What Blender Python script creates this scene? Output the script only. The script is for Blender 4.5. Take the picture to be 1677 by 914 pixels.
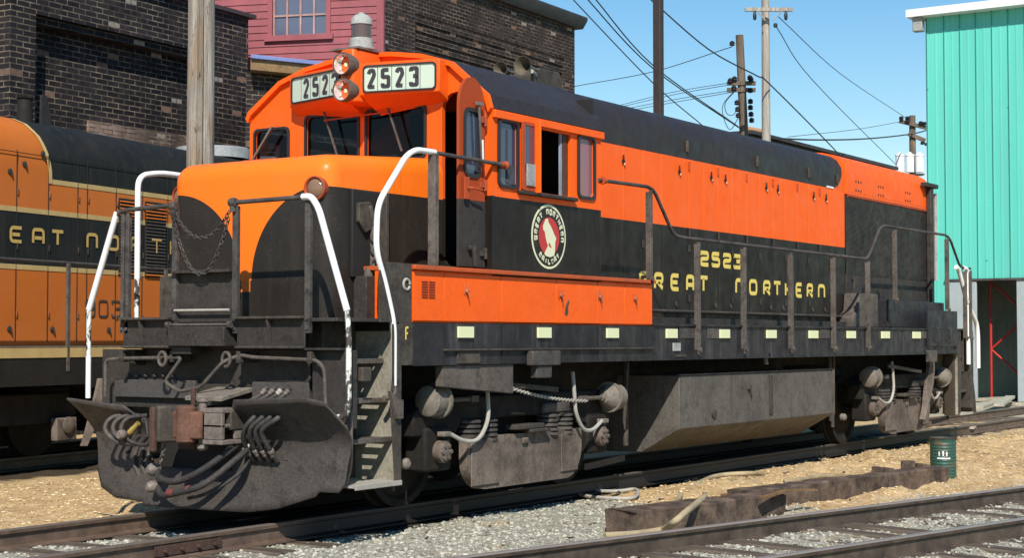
import bpy, bmesh, math, random
import numpy as np
from mathutils import Vector, Matrix, noise
R = math.radians
random.seed(7)
sc = bpy.context.scene
for o in list(bpy.data.objects): bpy.data.objects.remove(o)
COL = sc.collection

# ------------------------------------------------------------------ camera
F, YAW, PIT = 2650.0, R(33.27), math.atan(99/2650.0)
CAM = Vector((-10.16, -9.83, 1.53))
cd = bpy.data.cameras.new('camera'); cam = bpy.data.objects.new('camera', cd); COL.objects.link(cam)
cd.sensor_width = 36.0; cd.sensor_fit = 'HORIZONTAL'; cd.lens = F/1677*36
cd.clip_start = 0.1; cd.clip_end = 3000
cam.location = CAM; cam.rotation_euler = (R(90)+PIT, 0, YAW-R(90))
sc.camera = cam

# ------------------------------------------------------------------ world, sun, exposure
SUN = Vector((-.56, -.395, .62)).normalized()
w = bpy.data.worlds.new('World'); sc.world = w; w.use_nodes = True
nt = w.node_tree; bg = nt.nodes['Background']
sky = nt.nodes.new('ShaderNodeTexSky'); sky.sky_type = 'NISHITA'; sky.sun_disc = False
sky.sun_elevation = math.asin(SUN.z); sky.sun_rotation = math.atan2(SUN.x, SUN.y)
sky.air_density = 1.25; sky.dust_density = 0.0; sky.ozone_density = 3.0; sky.altitude = 50
hs = nt.nodes.new('ShaderNodeHueSaturation'); hs.inputs['Saturation'].default_value = 1.34; nt.links.new(sky.outputs[0], hs.inputs['Color']); nt.links.new(hs.outputs[0], bg.inputs[0]); bg.inputs[1].default_value = 0.108
sd = bpy.data.lights.new('sun', 'SUN'); sd.energy = 5.0; sd.angle = R(.5); sd.color = (1, .94, .84)
so = bpy.data.objects.new('sun', sd); COL.objects.link(so)
so.rotation_euler = (-SUN).to_track_quat('-Z', 'Y').to_euler(); so.location = (0, -20, 30)
vs = sc.view_settings; vs.view_transform = 'Standard'; vs.look = 'None'; vs.gamma = 1; vs.exposure = 0.2
vs.use_curve_mapping = False

# ------------------------------------------------------------------ pixel helper (only used to measure where far things stand)
def dirpx(px, py):
    d = Vector((math.cos(YAW)*math.cos(PIT), math.sin(YAW)*math.cos(PIT), math.sin(PIT)))
    r = Vector((math.sin(YAW), -math.cos(YAW), 0)); u = r.cross(d)
    return d + r*((px-838.5)/F) - u*((py-457)/F)
def at(px, py, D): return CAM + dirpx(px, py)*D

# ------------------------------------------------------------------ materials
def lin(c):
    return tuple(((v/255)/12.92 if v/255 <= .04045 else ((v/255+.055)/1.055)**2.4) for v in c)
class S:
    "tiny expression helper round math nodes"
    def __init__(s, nt, sock): s.nt = nt; s.k = sock
    def _m(s, op, b=None, c=None):
        n = s.nt.nodes.new('ShaderNodeMath'); n.operation = op
        for i, v in enumerate((s, b, c)):
            if v is None: continue
            if isinstance(v, S): s.nt.links.new(v.k, n.inputs[i])
            else: n.inputs[i].default_value = v
        return S(s.nt, n.outputs[0])
    def __add__(s, b): return s._m('ADD', b)
    def __sub__(s, b): return s._m('SUBTRACT', b)
    def __mul__(s, b): return s._m('MULTIPLY', b)
    def __truediv__(s, b): return s._m('DIVIDE', b)
    def gt(s, b): return s._m('GREATER_THAN', b)
    def lt(s, b): return s._m('LESS_THAN', b)
    def abs(s): return s._m('ABSOLUTE')
    def max(s, b): return s._m('MAXIMUM', b)
    def min(s, b): return s._m('MINIMUM', b)
    def ramp(s, a, b, lo=0., hi=1.):
        n = s.nt.nodes.new('ShaderNodeMapRange'); s.nt.links.new(s.k, n.inputs[0])
        for i, v in zip((1, 2, 3, 4), (a, b, lo, hi)): n.inputs[i].default_value = v
        return S(s.nt, n.outputs[0])
class M:
    def __init__(s, name, rough=.6, metal=0., spec=.5):
        s.m = bpy.data.materials.new(name); s.m.use_nodes = True; s.nt = s.m.node_tree
        s.b = s.nt.nodes['Principled BSDF']; s.b.inputs['Roughness'].default_value = rough
        s.b.inputs['Metallic'].default_value = metal; s.b.inputs['Specular IOR Level'].default_value = spec
        tc = s.nt.nodes.new('ShaderNodeTexCoord'); s.obj = tc.outputs['Object']
        sx = s.nt.nodes.new('ShaderNodeSeparateXYZ'); s.nt.links.new(s.obj, sx.inputs[0])
        s.x, s.y, s.z = [S(s.nt, sx.outputs[i]) for i in range(3)]
        s.bumps = []
    def map(s, sc=(1, 1, 1), vec=None):
        n = s.nt.nodes.new('ShaderNodeMapping'); n.inputs['Scale'].default_value = sc
        s.nt.links.new(vec or s.obj, n.inputs[0]); return n.outputs[0]
    def noise(s, scale, detail=3, rough=.55, sc=(1, 1, 1), vec=None):
        n = s.nt.nodes.new('ShaderNodeTexNoise'); n.inputs['Scale'].default_value = scale
        n.inputs['Detail'].default_value = detail; n.inputs['Roughness'].default_value = rough
        s.nt.links.new(s.map(sc, vec), n.inputs['Vector']); return S(s.nt, n.outputs[0])
    def voro(s, scale, sc=(1, 1, 1), out='Distance', vec=None):
        n = s.nt.nodes.new('ShaderNodeTexVoronoi'); n.inputs['Scale'].default_value = scale
        s.nt.links.new(s.map(sc, vec), n.inputs['Vector']); return S(s.nt, n.outputs[out])
    def island(s):
        n = s.nt.nodes.new('ShaderNodeNewGeometry'); return S(s.nt, n.outputs['Random Per Island'])
    def mix(s, f, a, b):
        n = s.nt.nodes.new('ShaderNodeMix'); n.data_type = 'RGBA'
        if isinstance(f, S): s.nt.links.new(f.k, n.inputs['Factor'])
        else: n.inputs['Factor'].default_value = f
        for i, v in ((6, a), (7, b)):
            if isinstance(v, S): s.nt.links.new(v.k, n.inputs[i])
            else: n.inputs[i].default_value = (*v, 1)
        return S(s.nt, n.outputs[2])
    def color(s, v):
        if isinstance(v, S): s.nt.links.new(v.k, s.b.inputs['Base Color'])
        else: s.b.inputs['Base Color'].default_value = (*v, 1)
        return s
    def rough(s, v): s.nt.links.new(v.k, s.b.inputs['Roughness']); return s
    def bump(s, h, dist=.01, strength=.5):
        n = s.nt.nodes.new('ShaderNodeBump'); n.inputs['Distance'].default_value = dist; n.inputs['Strength'].default_value = strength
        s.nt.links.new(h.k, n.inputs['Height'])
        if s.bumps: s.nt.links.new(s.bumps[-1], n.inputs['Normal'])
        s.bumps.append(n.outputs[0]); s.nt.links.new(n.outputs[0], s.b.inputs['Normal']); return s

ORANGE = (.93, .118, .004); NOSE_ORANGE = (.78, .112, .008); BLACK = (.0125, .0098, .0078); ROOF = (.029, .024, .024)
DUST = (.056, .045, .034)

def weather(m, base, dust=DUST, amt=.5, streak=.4, rough=.45, speck=0.):
    f = m.noise(1.7, 6, .68).ramp(.40, .68, 0, amt)
    st = m.noise(1, 5, .65, sc=(9, 9, .55)).ramp(.48, .74, 0, streak)
    c = m.mix(f.max(st), base, dust)
    c = m.mix(m.noise(7, 6, .72).ramp(.50, .66, 0, min(.75, amt)*(1 if max(base) < .4 else .35)), c, tuple(v*.35 for v in base))
    fine = m.noise(34, 4, .7).ramp(.3, .7, *((.72, 1.25) if max(base) < .4 else (.92, 1.06)))
    h = m.nt.nodes.new('ShaderNodeHueSaturation'); m.nt.links.new(c.k, h.inputs['Color']); m.nt.links.new(fine.k, h.inputs['Value'])
    c = S(m.nt, h.outputs[0])
    if speck:
        v = m.voro(120)
        rnd = m.voro(120, out='Color')
        sx = m.nt.nodes.new('ShaderNodeSeparateColor'); m.nt.links.new(rnd.k, sx.inputs[0])
        k = v.lt(.24) * S(m.nt, sx.outputs[0]).gt(1-speck)
        c = m.mix(k, c, (.15, .125, .095))
    m.color(c)
    m.rough(m.noise(6, 4).ramp(.3, .7, rough-.08, rough+.2))
    m.bump(m.noise(2.2, 2), .02, .25)
    return m
def painted(name, base, **k): return weather(M(name, spec=.3), base, **k).m

MT = {}
MT['orange'] = painted('orange_paint', ORANGE, amt=.12, streak=.10, dust=(.45, .07, .02), rough=.45)
MT['orange_dull'] = painted('dull_orange_paint', (.45, .07, .02), amt=.45, streak=.4, dust=(.10, .05, .035), rough=.6)
MT['black'] = painted('black_paint', BLACK, amt=.35, streak=.35, rough=.42)
MT['roof'] = painted('roof_paint', ROOF, amt=.25, streak=.1, dust=(.055, .052, .055), rough=.52)
MT['grime'] = painted('grimy_black_paint', (.033, .028, .025), dust=(.072, .062, .052), amt=.6, streak=.4, rough=.6, speck=.25)
MT['grime2'] = painted('grimy_metal', (.050, .042, .036), amt=.7, streak=.3, dust=(.12, .10, .075), rough=.65, speck=.08)
MT['under'] = painted('underframe_dirt_shade', (.013, .011, .009), amt=.4, streak=.3, dust=(.035, .028, .021), rough=.75)  # near-black: dirt, with the shade on wheels and journal boxes painted in
MT['truck'] = painted('truck_casting', (.19, .15, .122), amt=.95, streak=.7, dust=(.055, .042, .032), rough=.75, speck=.1)
MT['tank'] = painted('fuel_tank_paint', (.125, .112, .098), amt=.6, streak=.75, dust=(.05, .043, .038), rough=.6)
MT['cyl'] = painted('dusty_grey_metal', (.20, .175, .145), amt=.6, streak=.3, dust=(.15, .125, .10), rough=.7)
MT['step'] = painted('stepwell_metal', (.34, .315, .25), amt=.6, streak=.5, dust=(.12, .105, .08), rough=.7)
MT['plow'] = painted('plow_steel', (.048, .041, .038), amt=.7, streak=.6, dust=(.085, .072, .062), rough=.6, speck=.5)
MT['rust'] = painted('rusty_iron', (.085, .045, .033), amt=.7, streak=.3, dust=(.055, .040, .034), rough=.8, speck=.1)
MT['white'] = painted('white_paint', (.86, .86, .84), amt=.1, streak=.12, dust=(.5, .47, .42), rough=.35)
def chip():
    m = M('chipped_white_paint', .5); k = m.noise(14, 4, .6, sc=(1, 1, .5)).ramp(.47, .53)
    m.color(m.mix(k, (.74, .74, .66), (.06, .05, .045))); m.bump(k, .003, .5); return m.m
MT['chip'] = chip()
MT['rail'] = painted('handrail_black', (.055, .048, .046), amt=.8, streak=.5, dust=(.12, .105, .09), rough=.5)
MT['stan'] = painted('stanchion_dusty', (.085, .072, .062), amt=.8, streak=.7, dust=(.155, .13, .108), rough=.6)
MT['hose'] = painted('rubber_hose', (.035, .032, .031), amt=.7, streak=.2, dust=(.13, .11, .095), rough=.6)
MT['hose_tan'] = painted('old_tan_hose', (.42, .34, .21), amt=.8, streak=.4, dust=(.16, .12, .07), rough=.8)
MT['pale'] = painted('pale_pipe', (.42, .40, .35), amt=.5, streak=.3, dust=(.2, .17, .14), rough=.6)
MT['cream'] = M('cream_yellow_lettering', .5).color((.80, .60, .13)).m
MT['refl'] = M('reflector_square', .35).color((.74, .76, .46)).m
MT['gray'] = painted('grey_enamel', (.38, .39, .37), amt=.4, streak=.2, dust=(.2, .17, .13))
MT['chrome'] = M('polished_metal', .18, .55).color((.90, .90, .90)).m
MT['steel'] = painted('worn_steel', (.20, .17, .15), amt=.7, streak=.2, dust=(.09, .055, .035), rough=.45)
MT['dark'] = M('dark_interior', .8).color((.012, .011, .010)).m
MT['rubber'] = M('window_gasket', .5).color((.018, .018, .02)).m
MT['board'] = M('number_board_glass', .2).color((.50, .60, .49)).m
MT['digit'] = M('number_board_digit', .3).color((.045, .038, .04)).m
MT['wirem'] = M('wire_black', .6).color((.03, .03, .034)).m
MT['lens'] = M('lamp_lens', .08, .0).color((.22, .13, .08)).m
def glass():
    m = bpy.data.materials.new('window_glass'); m.use_nodes = True; n = m.node_tree; n.nodes.clear()
    o = n.nodes.new('ShaderNodeOutputMaterial'); g = n.nodes.new('ShaderNodeBsdfGlossy'); t = n.nodes.new('ShaderNodeBsdfTransparent')
    mx = n.nodes.new('ShaderNodeMixShader'); fr = n.nodes.new('ShaderNodeFresnel'); fr.inputs[0].default_value = 1.3
    g.inputs['Roughness'].default_value = .03; t.inputs[0].default_value = (.42, .44, .47, 1)
    n.links.new(fr.outputs[0], mx.inputs[0]); n.links.new(t.outputs[0], mx.inputs[1]); n.links.new(g.outputs[0], mx.inputs[2]); n.links.new(mx.outputs[0], o.inputs[0])
    return m
MT['glass'] = glass()
def darkglass(name, base, r=.06):
    m = M(name, r); m.color(base); m.b.inputs['IOR'].default_value = 1.9; m.bump(m.noise(1.5, 2), .01, .05); return m.m
MT['glass_blue'] = darkglass('blue_grey_glass', (.045, .05, .085))
MT['glass_pink'] = darkglass('curtained_glass', (.26, .10, .11), .25)

def mask_paint(name, fn, orange=ORANGE, black=BLACK, speck=0., rough=.4):
    m = M(name, rough, spec=.22); k = fn(m.x, m.y, m.z)
    st = m.noise(1, 4, .6, sc=(7, 7, .5)).ramp(.52, .8, 0, .12)
    big = m.noise(1.3, 5, .65).ramp(.45, .75, 0, .10)
    co = m.mix(st.max(big), orange, (.34, .08, .03)); co = m.mix(m.noise(.7, 5, .7).ramp(.45, .65, 0, .35), co, tuple(min(1, v*1.0+.035) for v in orange)); co = m.mix(m.noise(1, 5, .7, sc=(22, 22, .8)).ramp(.60, .72, 0, .22), co, (.30, .055, .015))
    st2 = m.noise(1, 4, .6, sc=(8, 8, .5)).ramp(.48, .8, 0, .5)
    cb = m.mix(st2.max(m.noise(2.1, 5).ramp(.45, .75, 0, .3)), black, DUST)
    if speck:
        cb = m.mix(m.voro(75).lt(.16)*m.noise(4, 3).gt(.55), cb, (.15, .13, .10)); cb = m.mix(m.noise(9, 6, .75).ramp(.5, .65, 0, .6), cb, (.02, .018, .016))
    m.color(m.mix(k, cb, co)); m.rough(m.noise(6, 4).ramp(.3, .7, rough-.06, rough+.2)); m.bump(m.noise(1.6, 2), .03, .25)
    return m.m
def nose_mask(x, y, z):
    ay = y.abs(); e = (ay-.86)/.79; g = (z-2.05)/.80
    arc = (e*e+g*g).lt(1)
    low = z.lt(2.05)*ay.gt(.055)
    side = (z.lt(2.84))*ay.gt(.86)
    strip = z.lt(1.95)
    return S(x.nt, (arc.max(low).max(side).max(strip)*-1+1).k)
MT['nose'] = mask_paint('nose_two_tone_paint', nose_mask, orange=(.93, .178, .010), black=(.024, .020, .017), speck=1, rough=.3)
MT['cab_side'] = mask_paint('cab_two_tone_paint', lambda x, y, z: z.gt(2.855))
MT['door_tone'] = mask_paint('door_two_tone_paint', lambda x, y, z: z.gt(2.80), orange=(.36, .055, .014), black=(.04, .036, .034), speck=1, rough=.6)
MT['hood'] = mask_paint('hood_two_tone_paint', lambda x, y, z: z.gt(2.87)*z.lt(3.70+0.0)*x.lt(12.235))
def roofmask(x, y, z):
    # black roof ends in a rounded sweep at the rear, orange beyond it
    e = (x-11.72)/.46; g = ((z-4.06)/.36).min(0.)
    r = (x.gt(11.72)*(e*e+g*g).gt(1)).max(x.gt(12.2))
    return r*z.gt(3.67)
MT['hoodroof'] = mask_paint('hood_roof_two_tone_paint', roofmask, black=ROOF, orange=(.80, .11, .01))

# ------------------------------------------------------------------ mesh builder
W = {}
class MB:
    def __init__(s): s.v = []; s.f = []; s.mi = []
    def add(s, vs, fs, m=0):
        b = len(s.v); s.v += [tuple(p) for p in vs]; s.f += [tuple(i+b for i in f) for f in fs]; s.mi += [m]*len(fs); return s
    def box(s, x0, x1, y0, y1, z0, z1, m=0):
        v = [(x, y, z) for x in (x0, x1) for y in (y0, y1) for z in (z0, z1)]
        return s.add(v, [(0, 1, 3, 2), (4, 6, 7, 5), (0, 4, 5, 1), (2, 3, 7, 6), (0, 2, 6, 4), (1, 5, 7, 3)], m)
    def obox(s, c, size, rot, m=0):
        c = Vector(c); sx, sy, sz = [q/2 for q in size]
        v = [c + rot @ Vector((x, y, z)) for x in (-sx, sx) for y in (-sy, sy) for z in (-sz, sz)]
        return s.add(v, [(0, 1, 3, 2), (4, 6, 7, 5), (0, 4, 5, 1), (2, 3, 7, 6), (0, 2, 6, 4), (1, 5, 7, 3)], m)
    def beam(s, a, b, w_, h, m=0, up=(0, 0, 1)):
        a = Vector(a); b = Vector(b); d = (b-a); L = d.length; d.normalize(); u = Vector(up)
        if abs(d.dot(u)) > .99: u = Vector((1, 0, 0))
        y = u.cross(d).normalized(); z = d.cross(y)
        return s.obox((a+b)/2, (L, w_, h), Matrix((d, y, z)).transposed(), m)
    def prism(s, pts, ax, a, b, m=0):
        "pts in the two other axes (order x,y,z without ax)"
        n = len(pts)
        def P(p, t): q = list(p); q.insert('xyz'.index(ax), t); return tuple(q)
        v = [P(p, a) for p in pts] + [P(p, b) for p in pts]
        f = [(i, (i+1) % n, (i+1) % n+n, i+n) for i in range(n)] + [tuple(range(n))[::-1], tuple(range(n, 2*n))]
        return s.add(v, f, m)
    def tube(s, pts, r, n=8, m=0, r1=None):
        pts = [Vector(p) for p in pts]; L = len(pts); rings = []
        t0 = (pts[1]-pts[0]).normalized(); u = Vector((0, 0, 1))
        if abs(t0.dot(u)) > .9: u = Vector((1, 0, 0))
        nrm = (u - t0*u.dot(t0)).normalized()
        for i, p in enumerate(pts):
            if i == 0: t = pts[1]-pts[0]
            elif i == L-1: t = pts[-1]-pts[-2]
            else: t = (pts[i+1]-p).normalized()+(p-pts[i-1]).normalized()
            t.normalize(); nrm = (nrm - t*nrm.dot(t)).normalized(); bn = t.cross(nrm)
            rr = r if r1 is None else r+(r1-r)*i/(L-1)
            rings.append([p+(nrm*math.cos(a)+bn*math.sin(a))*rr for a in [2*math.pi*k/n for k in range(n)]])
        v = [q for g in rings for q in g]; f = []
        for i in range(L-1):
            for k in range(n):
                a = i*n+k; b = i*n+(k+1) % n; f.append((a, b, b+n, a+n))
        f += [tuple(range(n))[::-1], tuple(range((L-1)*n, L*n))]
        return s.add(v, f, m)
    def cyl(s, a, b, r, n=16, m=0, r1=None): return s.tube([a, b], r, n, m, r1)
    def lathe(s, prof, o, ax, n=20, m=0, caps=(1, 1)):
        "prof: (radius, distance along ax)"
        o = Vector(o); d = Vector(ax).normalized(); u = Vector((0, 0, 1))
        if abs(d.dot(u)) > .9: u = Vector((1, 0, 0))
        a1 = u.cross(d).normalized(); a2 = d.cross(a1)
        v = []
        for r_, t in prof:
            for k in range(n):
                a = 2*math.pi*k/n; v.append(o+d*t+(a1*math.cos(a)+a2*math.sin(a))*r_)
        f = []
        for i in range(len(prof)-1):
            for k in range(n):
                p = i*n+k; q = i*n+(k+1) % n; f.append((p, q, q+n, p+n))
        if caps[0]: f.append(tuple(range(n))[::-1])
        if caps[1]: f.append(tuple(range((len(prof)-1)*n, len(prof)*n)))
        return s.add(v, f, m)
    def plate(s, outline, holes, th, fn, m=0):
        "flat plate with holes: 2D outline extruded by th, mapped by fn(u,v,w)"
        cu = bpy.data.curves.new('t', 'CURVE'); cu.dimensions = '2D'; cu.fill_mode = 'BOTH'; cu.extrude = th/2
        for loop in [outline]+list(holes):
            sp = cu.splines.new('POLY'); sp.points.add(len(loop)-1); sp.use_cyclic_u = True
            for i, p in enumerate(loop): sp.points[i].co = (p[0], p[1], 0, 1)
        ob = bpy.data.objects.new('t', cu); COL.objects.link(ob)
        dg = bpy.context.evaluated_depsgraph_get(); me = bpy.data.meshes.new_from_object(ob.evaluated_get(dg))
        s.add([fn(*v.co) for v in me.vertices], [tuple(p.vertices) for p in me.polygons], m)
        bpy.data.objects.remove(ob); bpy.data.curves.remove(cu); bpy.data.meshes.remove(me); return s
    def ribbon(s, pts, t, fn, m=0, closed=False):
        "flat stroke of width t along a 2D polyline, mapped by fn(u,v)"
        n = len(pts); L = []; Rr = []
        for i in range(n):
            p = Vector(pts[i])
            a = Vector(pts[i-1]) if (i > 0 or closed) else None; b = Vector(pts[(i+1) % n]) if (i < n-1 or closed) else None
            d1 = (p-a).normalized() if a is not None else (b-p).normalized(); d2 = (b-p).normalized() if b is not None else d1
            n1 = Vector((-d1.y, d1.x)); n2 = Vector((-d2.y, d2.x)); mm = (n1+n2)
            mm = mm.normalized() if mm.length > 1e-6 else n1
            k = t/2/max(.35, mm.dot(n1)); L.append(p+mm*k); Rr.append(p-mm*k)
        v = [fn(*p) for p in L]+[fn(*p) for p in Rr]
        f = [(i, (i+1) % n, (i+1) % n+n, i+n) for i in range(n if closed else n-1)]
        return s.add(v, f, m)
    def build(s, name, mats, parent=None, local=False, bevel=0, smooth=40, seg=2):
        me = bpy.data.meshes.new(name)
        vs_ = [Vector(p) for p in s.v]
        if parent is not None and not local:
            inv = W[parent].inverted(); vs_ = [inv @ p for p in vs_]
        me.from_pydata([tuple(p) for p in vs_], [], s.f)
        mats = mats if isinstance(mats, (list, tuple)) else [mats]
        for q in mats: me.materials.append(MT[q] if isinstance(q, str) else q)
        me.polygons.foreach_set('material_index', s.mi)
        bm = bmesh.new(); bm.from_mesh(me); bmesh.ops.recalc_face_normals(bm, faces=bm.faces); bm.to_mesh(me); bm.free()
        if smooth:
            me.shade_smooth(); me.set_sharp_from_angle(angle=R(smooth))
        o = bpy.data.objects.new(name, me); COL.objects.link(o)
        if parent is not None: o.parent = parent; W[o] = W[parent].copy()
        else: W[o] = Matrix.Identity(4)
        if bevel:
            b = o.modifiers.new('bevel', 'BEVEL'); b.width = bevel; b.segments = seg; b.limit_method = 'ANGLE'; b.angle_limit = R(40); b.harden_normals = False
        return o
def thing(name, label, cat, loc=(0, 0, 0), rz=0, group=None):
    o = bpy.data.objects.new(name, None); COL.objects.link(o); o.location = loc; o.rotation_euler = (0, 0, rz); o.empty_display_size = .3
    W[o] = Matrix.Translation(loc) @ Matrix.Rotation(rz, 4, 'Z')
    o['label'] = label; o['category'] = cat
    if group: o['group'] = group
    return o
def tag(o, label=None, cat=None, group=None, kind=None):
    if label: o['label'] = label
    if cat: o['category'] = cat
    if group: o['group'] = group
    if kind: o['kind'] = kind
    return o
def solo(mb, name, mats, loc, label=None, cat=None, group=None, kind=None, **k):
    "a thing that is one mesh, its origin at loc"
    e = {}; W_loc = Matrix.Translation(loc)
    mb.v = [tuple(Vector(p)-Vector(loc)) for p in mb.v]
    o = mb.build(name, mats, **k); o.location = loc; W[o] = W_loc
    return tag(o, label, cat, group, kind)

def rrect(x0, x1, z0, z1, r=.05, n=4):
    out = []
    for cx, cz, a0 in ((x1-r, z1-r, 0), (x0+r, z1-r, 90), (x0+r, z0+r, 180), (x1-r, z0+r, 270)):
        for k in range(n+1):
            a = R(a0+90*k/n); out.append((cx+r*math.cos(a), cz+r*math.sin(a)))
    return out
def rounded(pts, r, n=4):
    "round the inner corners of a 2D polyline"
    out = [pts[0]]
    for i in range(1, len(pts)-1):
        a, p, b = Vector(pts[i-1]), Vector(pts[i]), Vector(pts[i+1])
        d1 = (a-p); d2 = (b-p); q = min(r, d1.length*.49, d2.length*.49); s1 = p+d1.normalized()*q; s2 = p+d2.normalized()*q
        for k in range(n+1):
            t = k/n; out.append(tuple(s1*(1-t)**2+p*2*t*(1-t)+s2*t*t))
    out.append(pts[-1]); return out
def smooth3(pts, r, n=5):
    out = [Vector(pts[0])]
    for i in range(1, len(pts)-1):
        a, p, b = Vector(pts[i-1]), Vector(pts[i]), Vector(pts[i+1])
        d1 = (a-p); d2 = (b-p); q = min(r, d1.length*.49, d2.length*.49); s1 = p+d1.normalized()*q; s2 = p+d2.normalized()*q
        for k in range(n+1):
            t = k/n; out.append(s1*(1-t)**2+p*2*t*(1-t)+s2*t*t)
    out.append(Vector(pts[-1])); return out
def spline(pts, n=8):
    P = [Vector(p) for p in pts]; P = [P[0]*2-P[1]]+P+[P[-1]*2-P[-2]]; out = []
    for i in range(1, len(P)-2):
        for k in range(n):
            t = k/n; a, b, c, d = P[i-1:i+3]
            out.append(.5*((2*b)+(c-a)*t+(2*a-5*b+4*c-d)*t*t+(3*b-a-3*c+d)*t**3))
    out.append(P[-2]); return out
GL = {'G': [[(1, .8), (1, 1), (0, 1), (0, 0), (1, 0), (1, .48), (.55, .48)]], 'R': [[(0, 0), (0, 1), (.92, 1), (.92, .46), (.12, .46)], [(.42, .4), (.95, 0)]],
      'E': [[(1, 1), (0, 1), (0, 0), (1, 0)], [(.15, .5), (.85, .5)]], 'A': [[(0, 0), (0, 1), (1, 1), (1, 0)], [(.15, .38), (.85, .38)]],
      'T': [[(-.05, 1), (1.05, 1)], [(.5, .9), (.5, 0)]], 'N': [[(0, 0), (0, 1), (1, 1), (1, 0)]], 'O': [[(.5, 0), (0, 0), (0, 1), (1, 1), (1, 0), (.5, 0)]],
      'H': [[(0, 0), (0, 1)], [(1, 0), (1, 1)], [(.1, .5), (.9, .5)]], '2': [[(0, .78), (0, 1), (1, 1), (1, .53), (0, .47), (0, 0), (1.05, 0)]],
      '5': [[(1, 1), (0, 1), (0, .57), (1, .57), (1, 0), (0, 0), (0, .2)]], '3': [[(0, .82), (0, 1), (1, 1), (1, .53), (.35, .53)], [(.9, .5), (1, .47), (1, 0), (0, 0), (0, .18)]],
      '9': [[(1, .5), (0, .5), (0, 1), (1, 1), (1, 0), (0, 0), (0, .15)]], '0': [[(.5, 0), (0, 0), (0, 1), (1, 1), (1, 0), (.5, 0)]],
      'F': [[(1, 1), (0, 1), (0, 0)], [(.12, .52), (.8, .52)]], 'I': [[(.5, 0), (.5, 1)]], 'L': [[(0, 1), (0, 0), (1, 0)]], 'Y': [[(0, 1), (.5, .5), (.5, 0)], [(1, 1), (.56, .5)]],
      'W': [[(0, 1), (.25, 0), (.5, .8), (.75, 0), (1, 1)]], 'M': [[(0, 0), (0, 1), (.5, .3), (1, 1), (1, 0)]],
      'b': [[(0, .8), (.2, 1), (.8, 1), (.95, .72), (.05, 0), (1, 0)]]}
def glyph(mb, ch, u0, u1, v0, v1, t, fn, m=0, r=.25):
    for pl in GL[ch]:
        pts = [(u0+t/2+p[0]*(u1-u0-t), v0+t/2+p[1]*(v1-v0-t)) for p in pl]
        mb.ribbon(rounded(pts, r*(u1-u0)), t, fn, m)

def chain(mb, pts, link=.055, r=.009, m=0):
    "oval links along a polyline"
    pts = [Vector(p) for p in pts]; d = []; acc = 0
    seg = [(a, b) for a, b in zip(pts, pts[1:])]; k = 0; pos = 0.
    total = sum((b-a).length for a, b in seg); n = int(total/(link*.72)); cur = 0
    for i in range(n):
        t = (i+.5)/n*total; q = 0
        for a, b in seg:
            L = (b-a).length
            if q+L >= t: p = a+(b-a)*((t-q)/L); dr = (b-a).normalized(); break
            q += L
        u = Vector((0, 0, 1)) if abs(dr.z) < .9 else Vector((1, 0, 0)); s1 = dr.cross(u).normalized(); s2 = s1.cross(dr)
        side = s1 if i % 2 else s2
        ring = [p+dr*math.cos(a)*link/2+side*math.sin(a)*link*.3 for a in [2*math.pi*j/8 for j in range(9)]]
        mb.tube(ring, r, 5, m)
def sag(a, b, drop, n=14):
    a = Vector(a); b = Vector(b); return [a+(b-a)*(i/n)-Vector((0, 0, drop*4*(i/n)*(1-i/n))) for i in range(n+1)]

# ================================================================== SETTING
FA = R(-12.9); FD = Vector((math.cos(FA), math.sin(FA), 0)); FN = Vector((-math.sin(FA), math.cos(FA), 0)); FP = Vector((.34, -3.5, 0))
def fgp(x, y): return (Vector((x, y, 0))-FP).dot(FN)
def gh(x, y):
    z = -.18 + .03*noise.noise(Vector((x*.9, y*.9, 0))) + .022*noise.noise(Vector((x*3.1, y*3.1, 3))) + .012*noise.noise(Vector((x*9, y*9, 5)))
    p = fgp(x, y)
    if p > .35 and y < -1.0 and 3.5 < x < 22:
        k = min(1, (p-.35)/.8)*min(1, (-1.0-y)/.5)*min(1, (x-3.5)/3)
        z += k*(.065+.10*noise.noise(Vector((x*1.3, y*1.9, 7)))+.02*noise.noise(Vector((x*5, y*5, 9))))
    if -1.75 < p < .25: z += .022*min(1, abs(p)/.1)*min(1, abs(p+1.5)/.1)
    if y > 1.0 and x < 3: z += .02*noise.noise(Vector((x*2.3, y*2.3, 11)))+.01
    return z
def axis(segs):
    out = []
    for a, b, st in segs: out += list(np.arange(a, b, st))
    out.append(segs[-1][1]); return out
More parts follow.
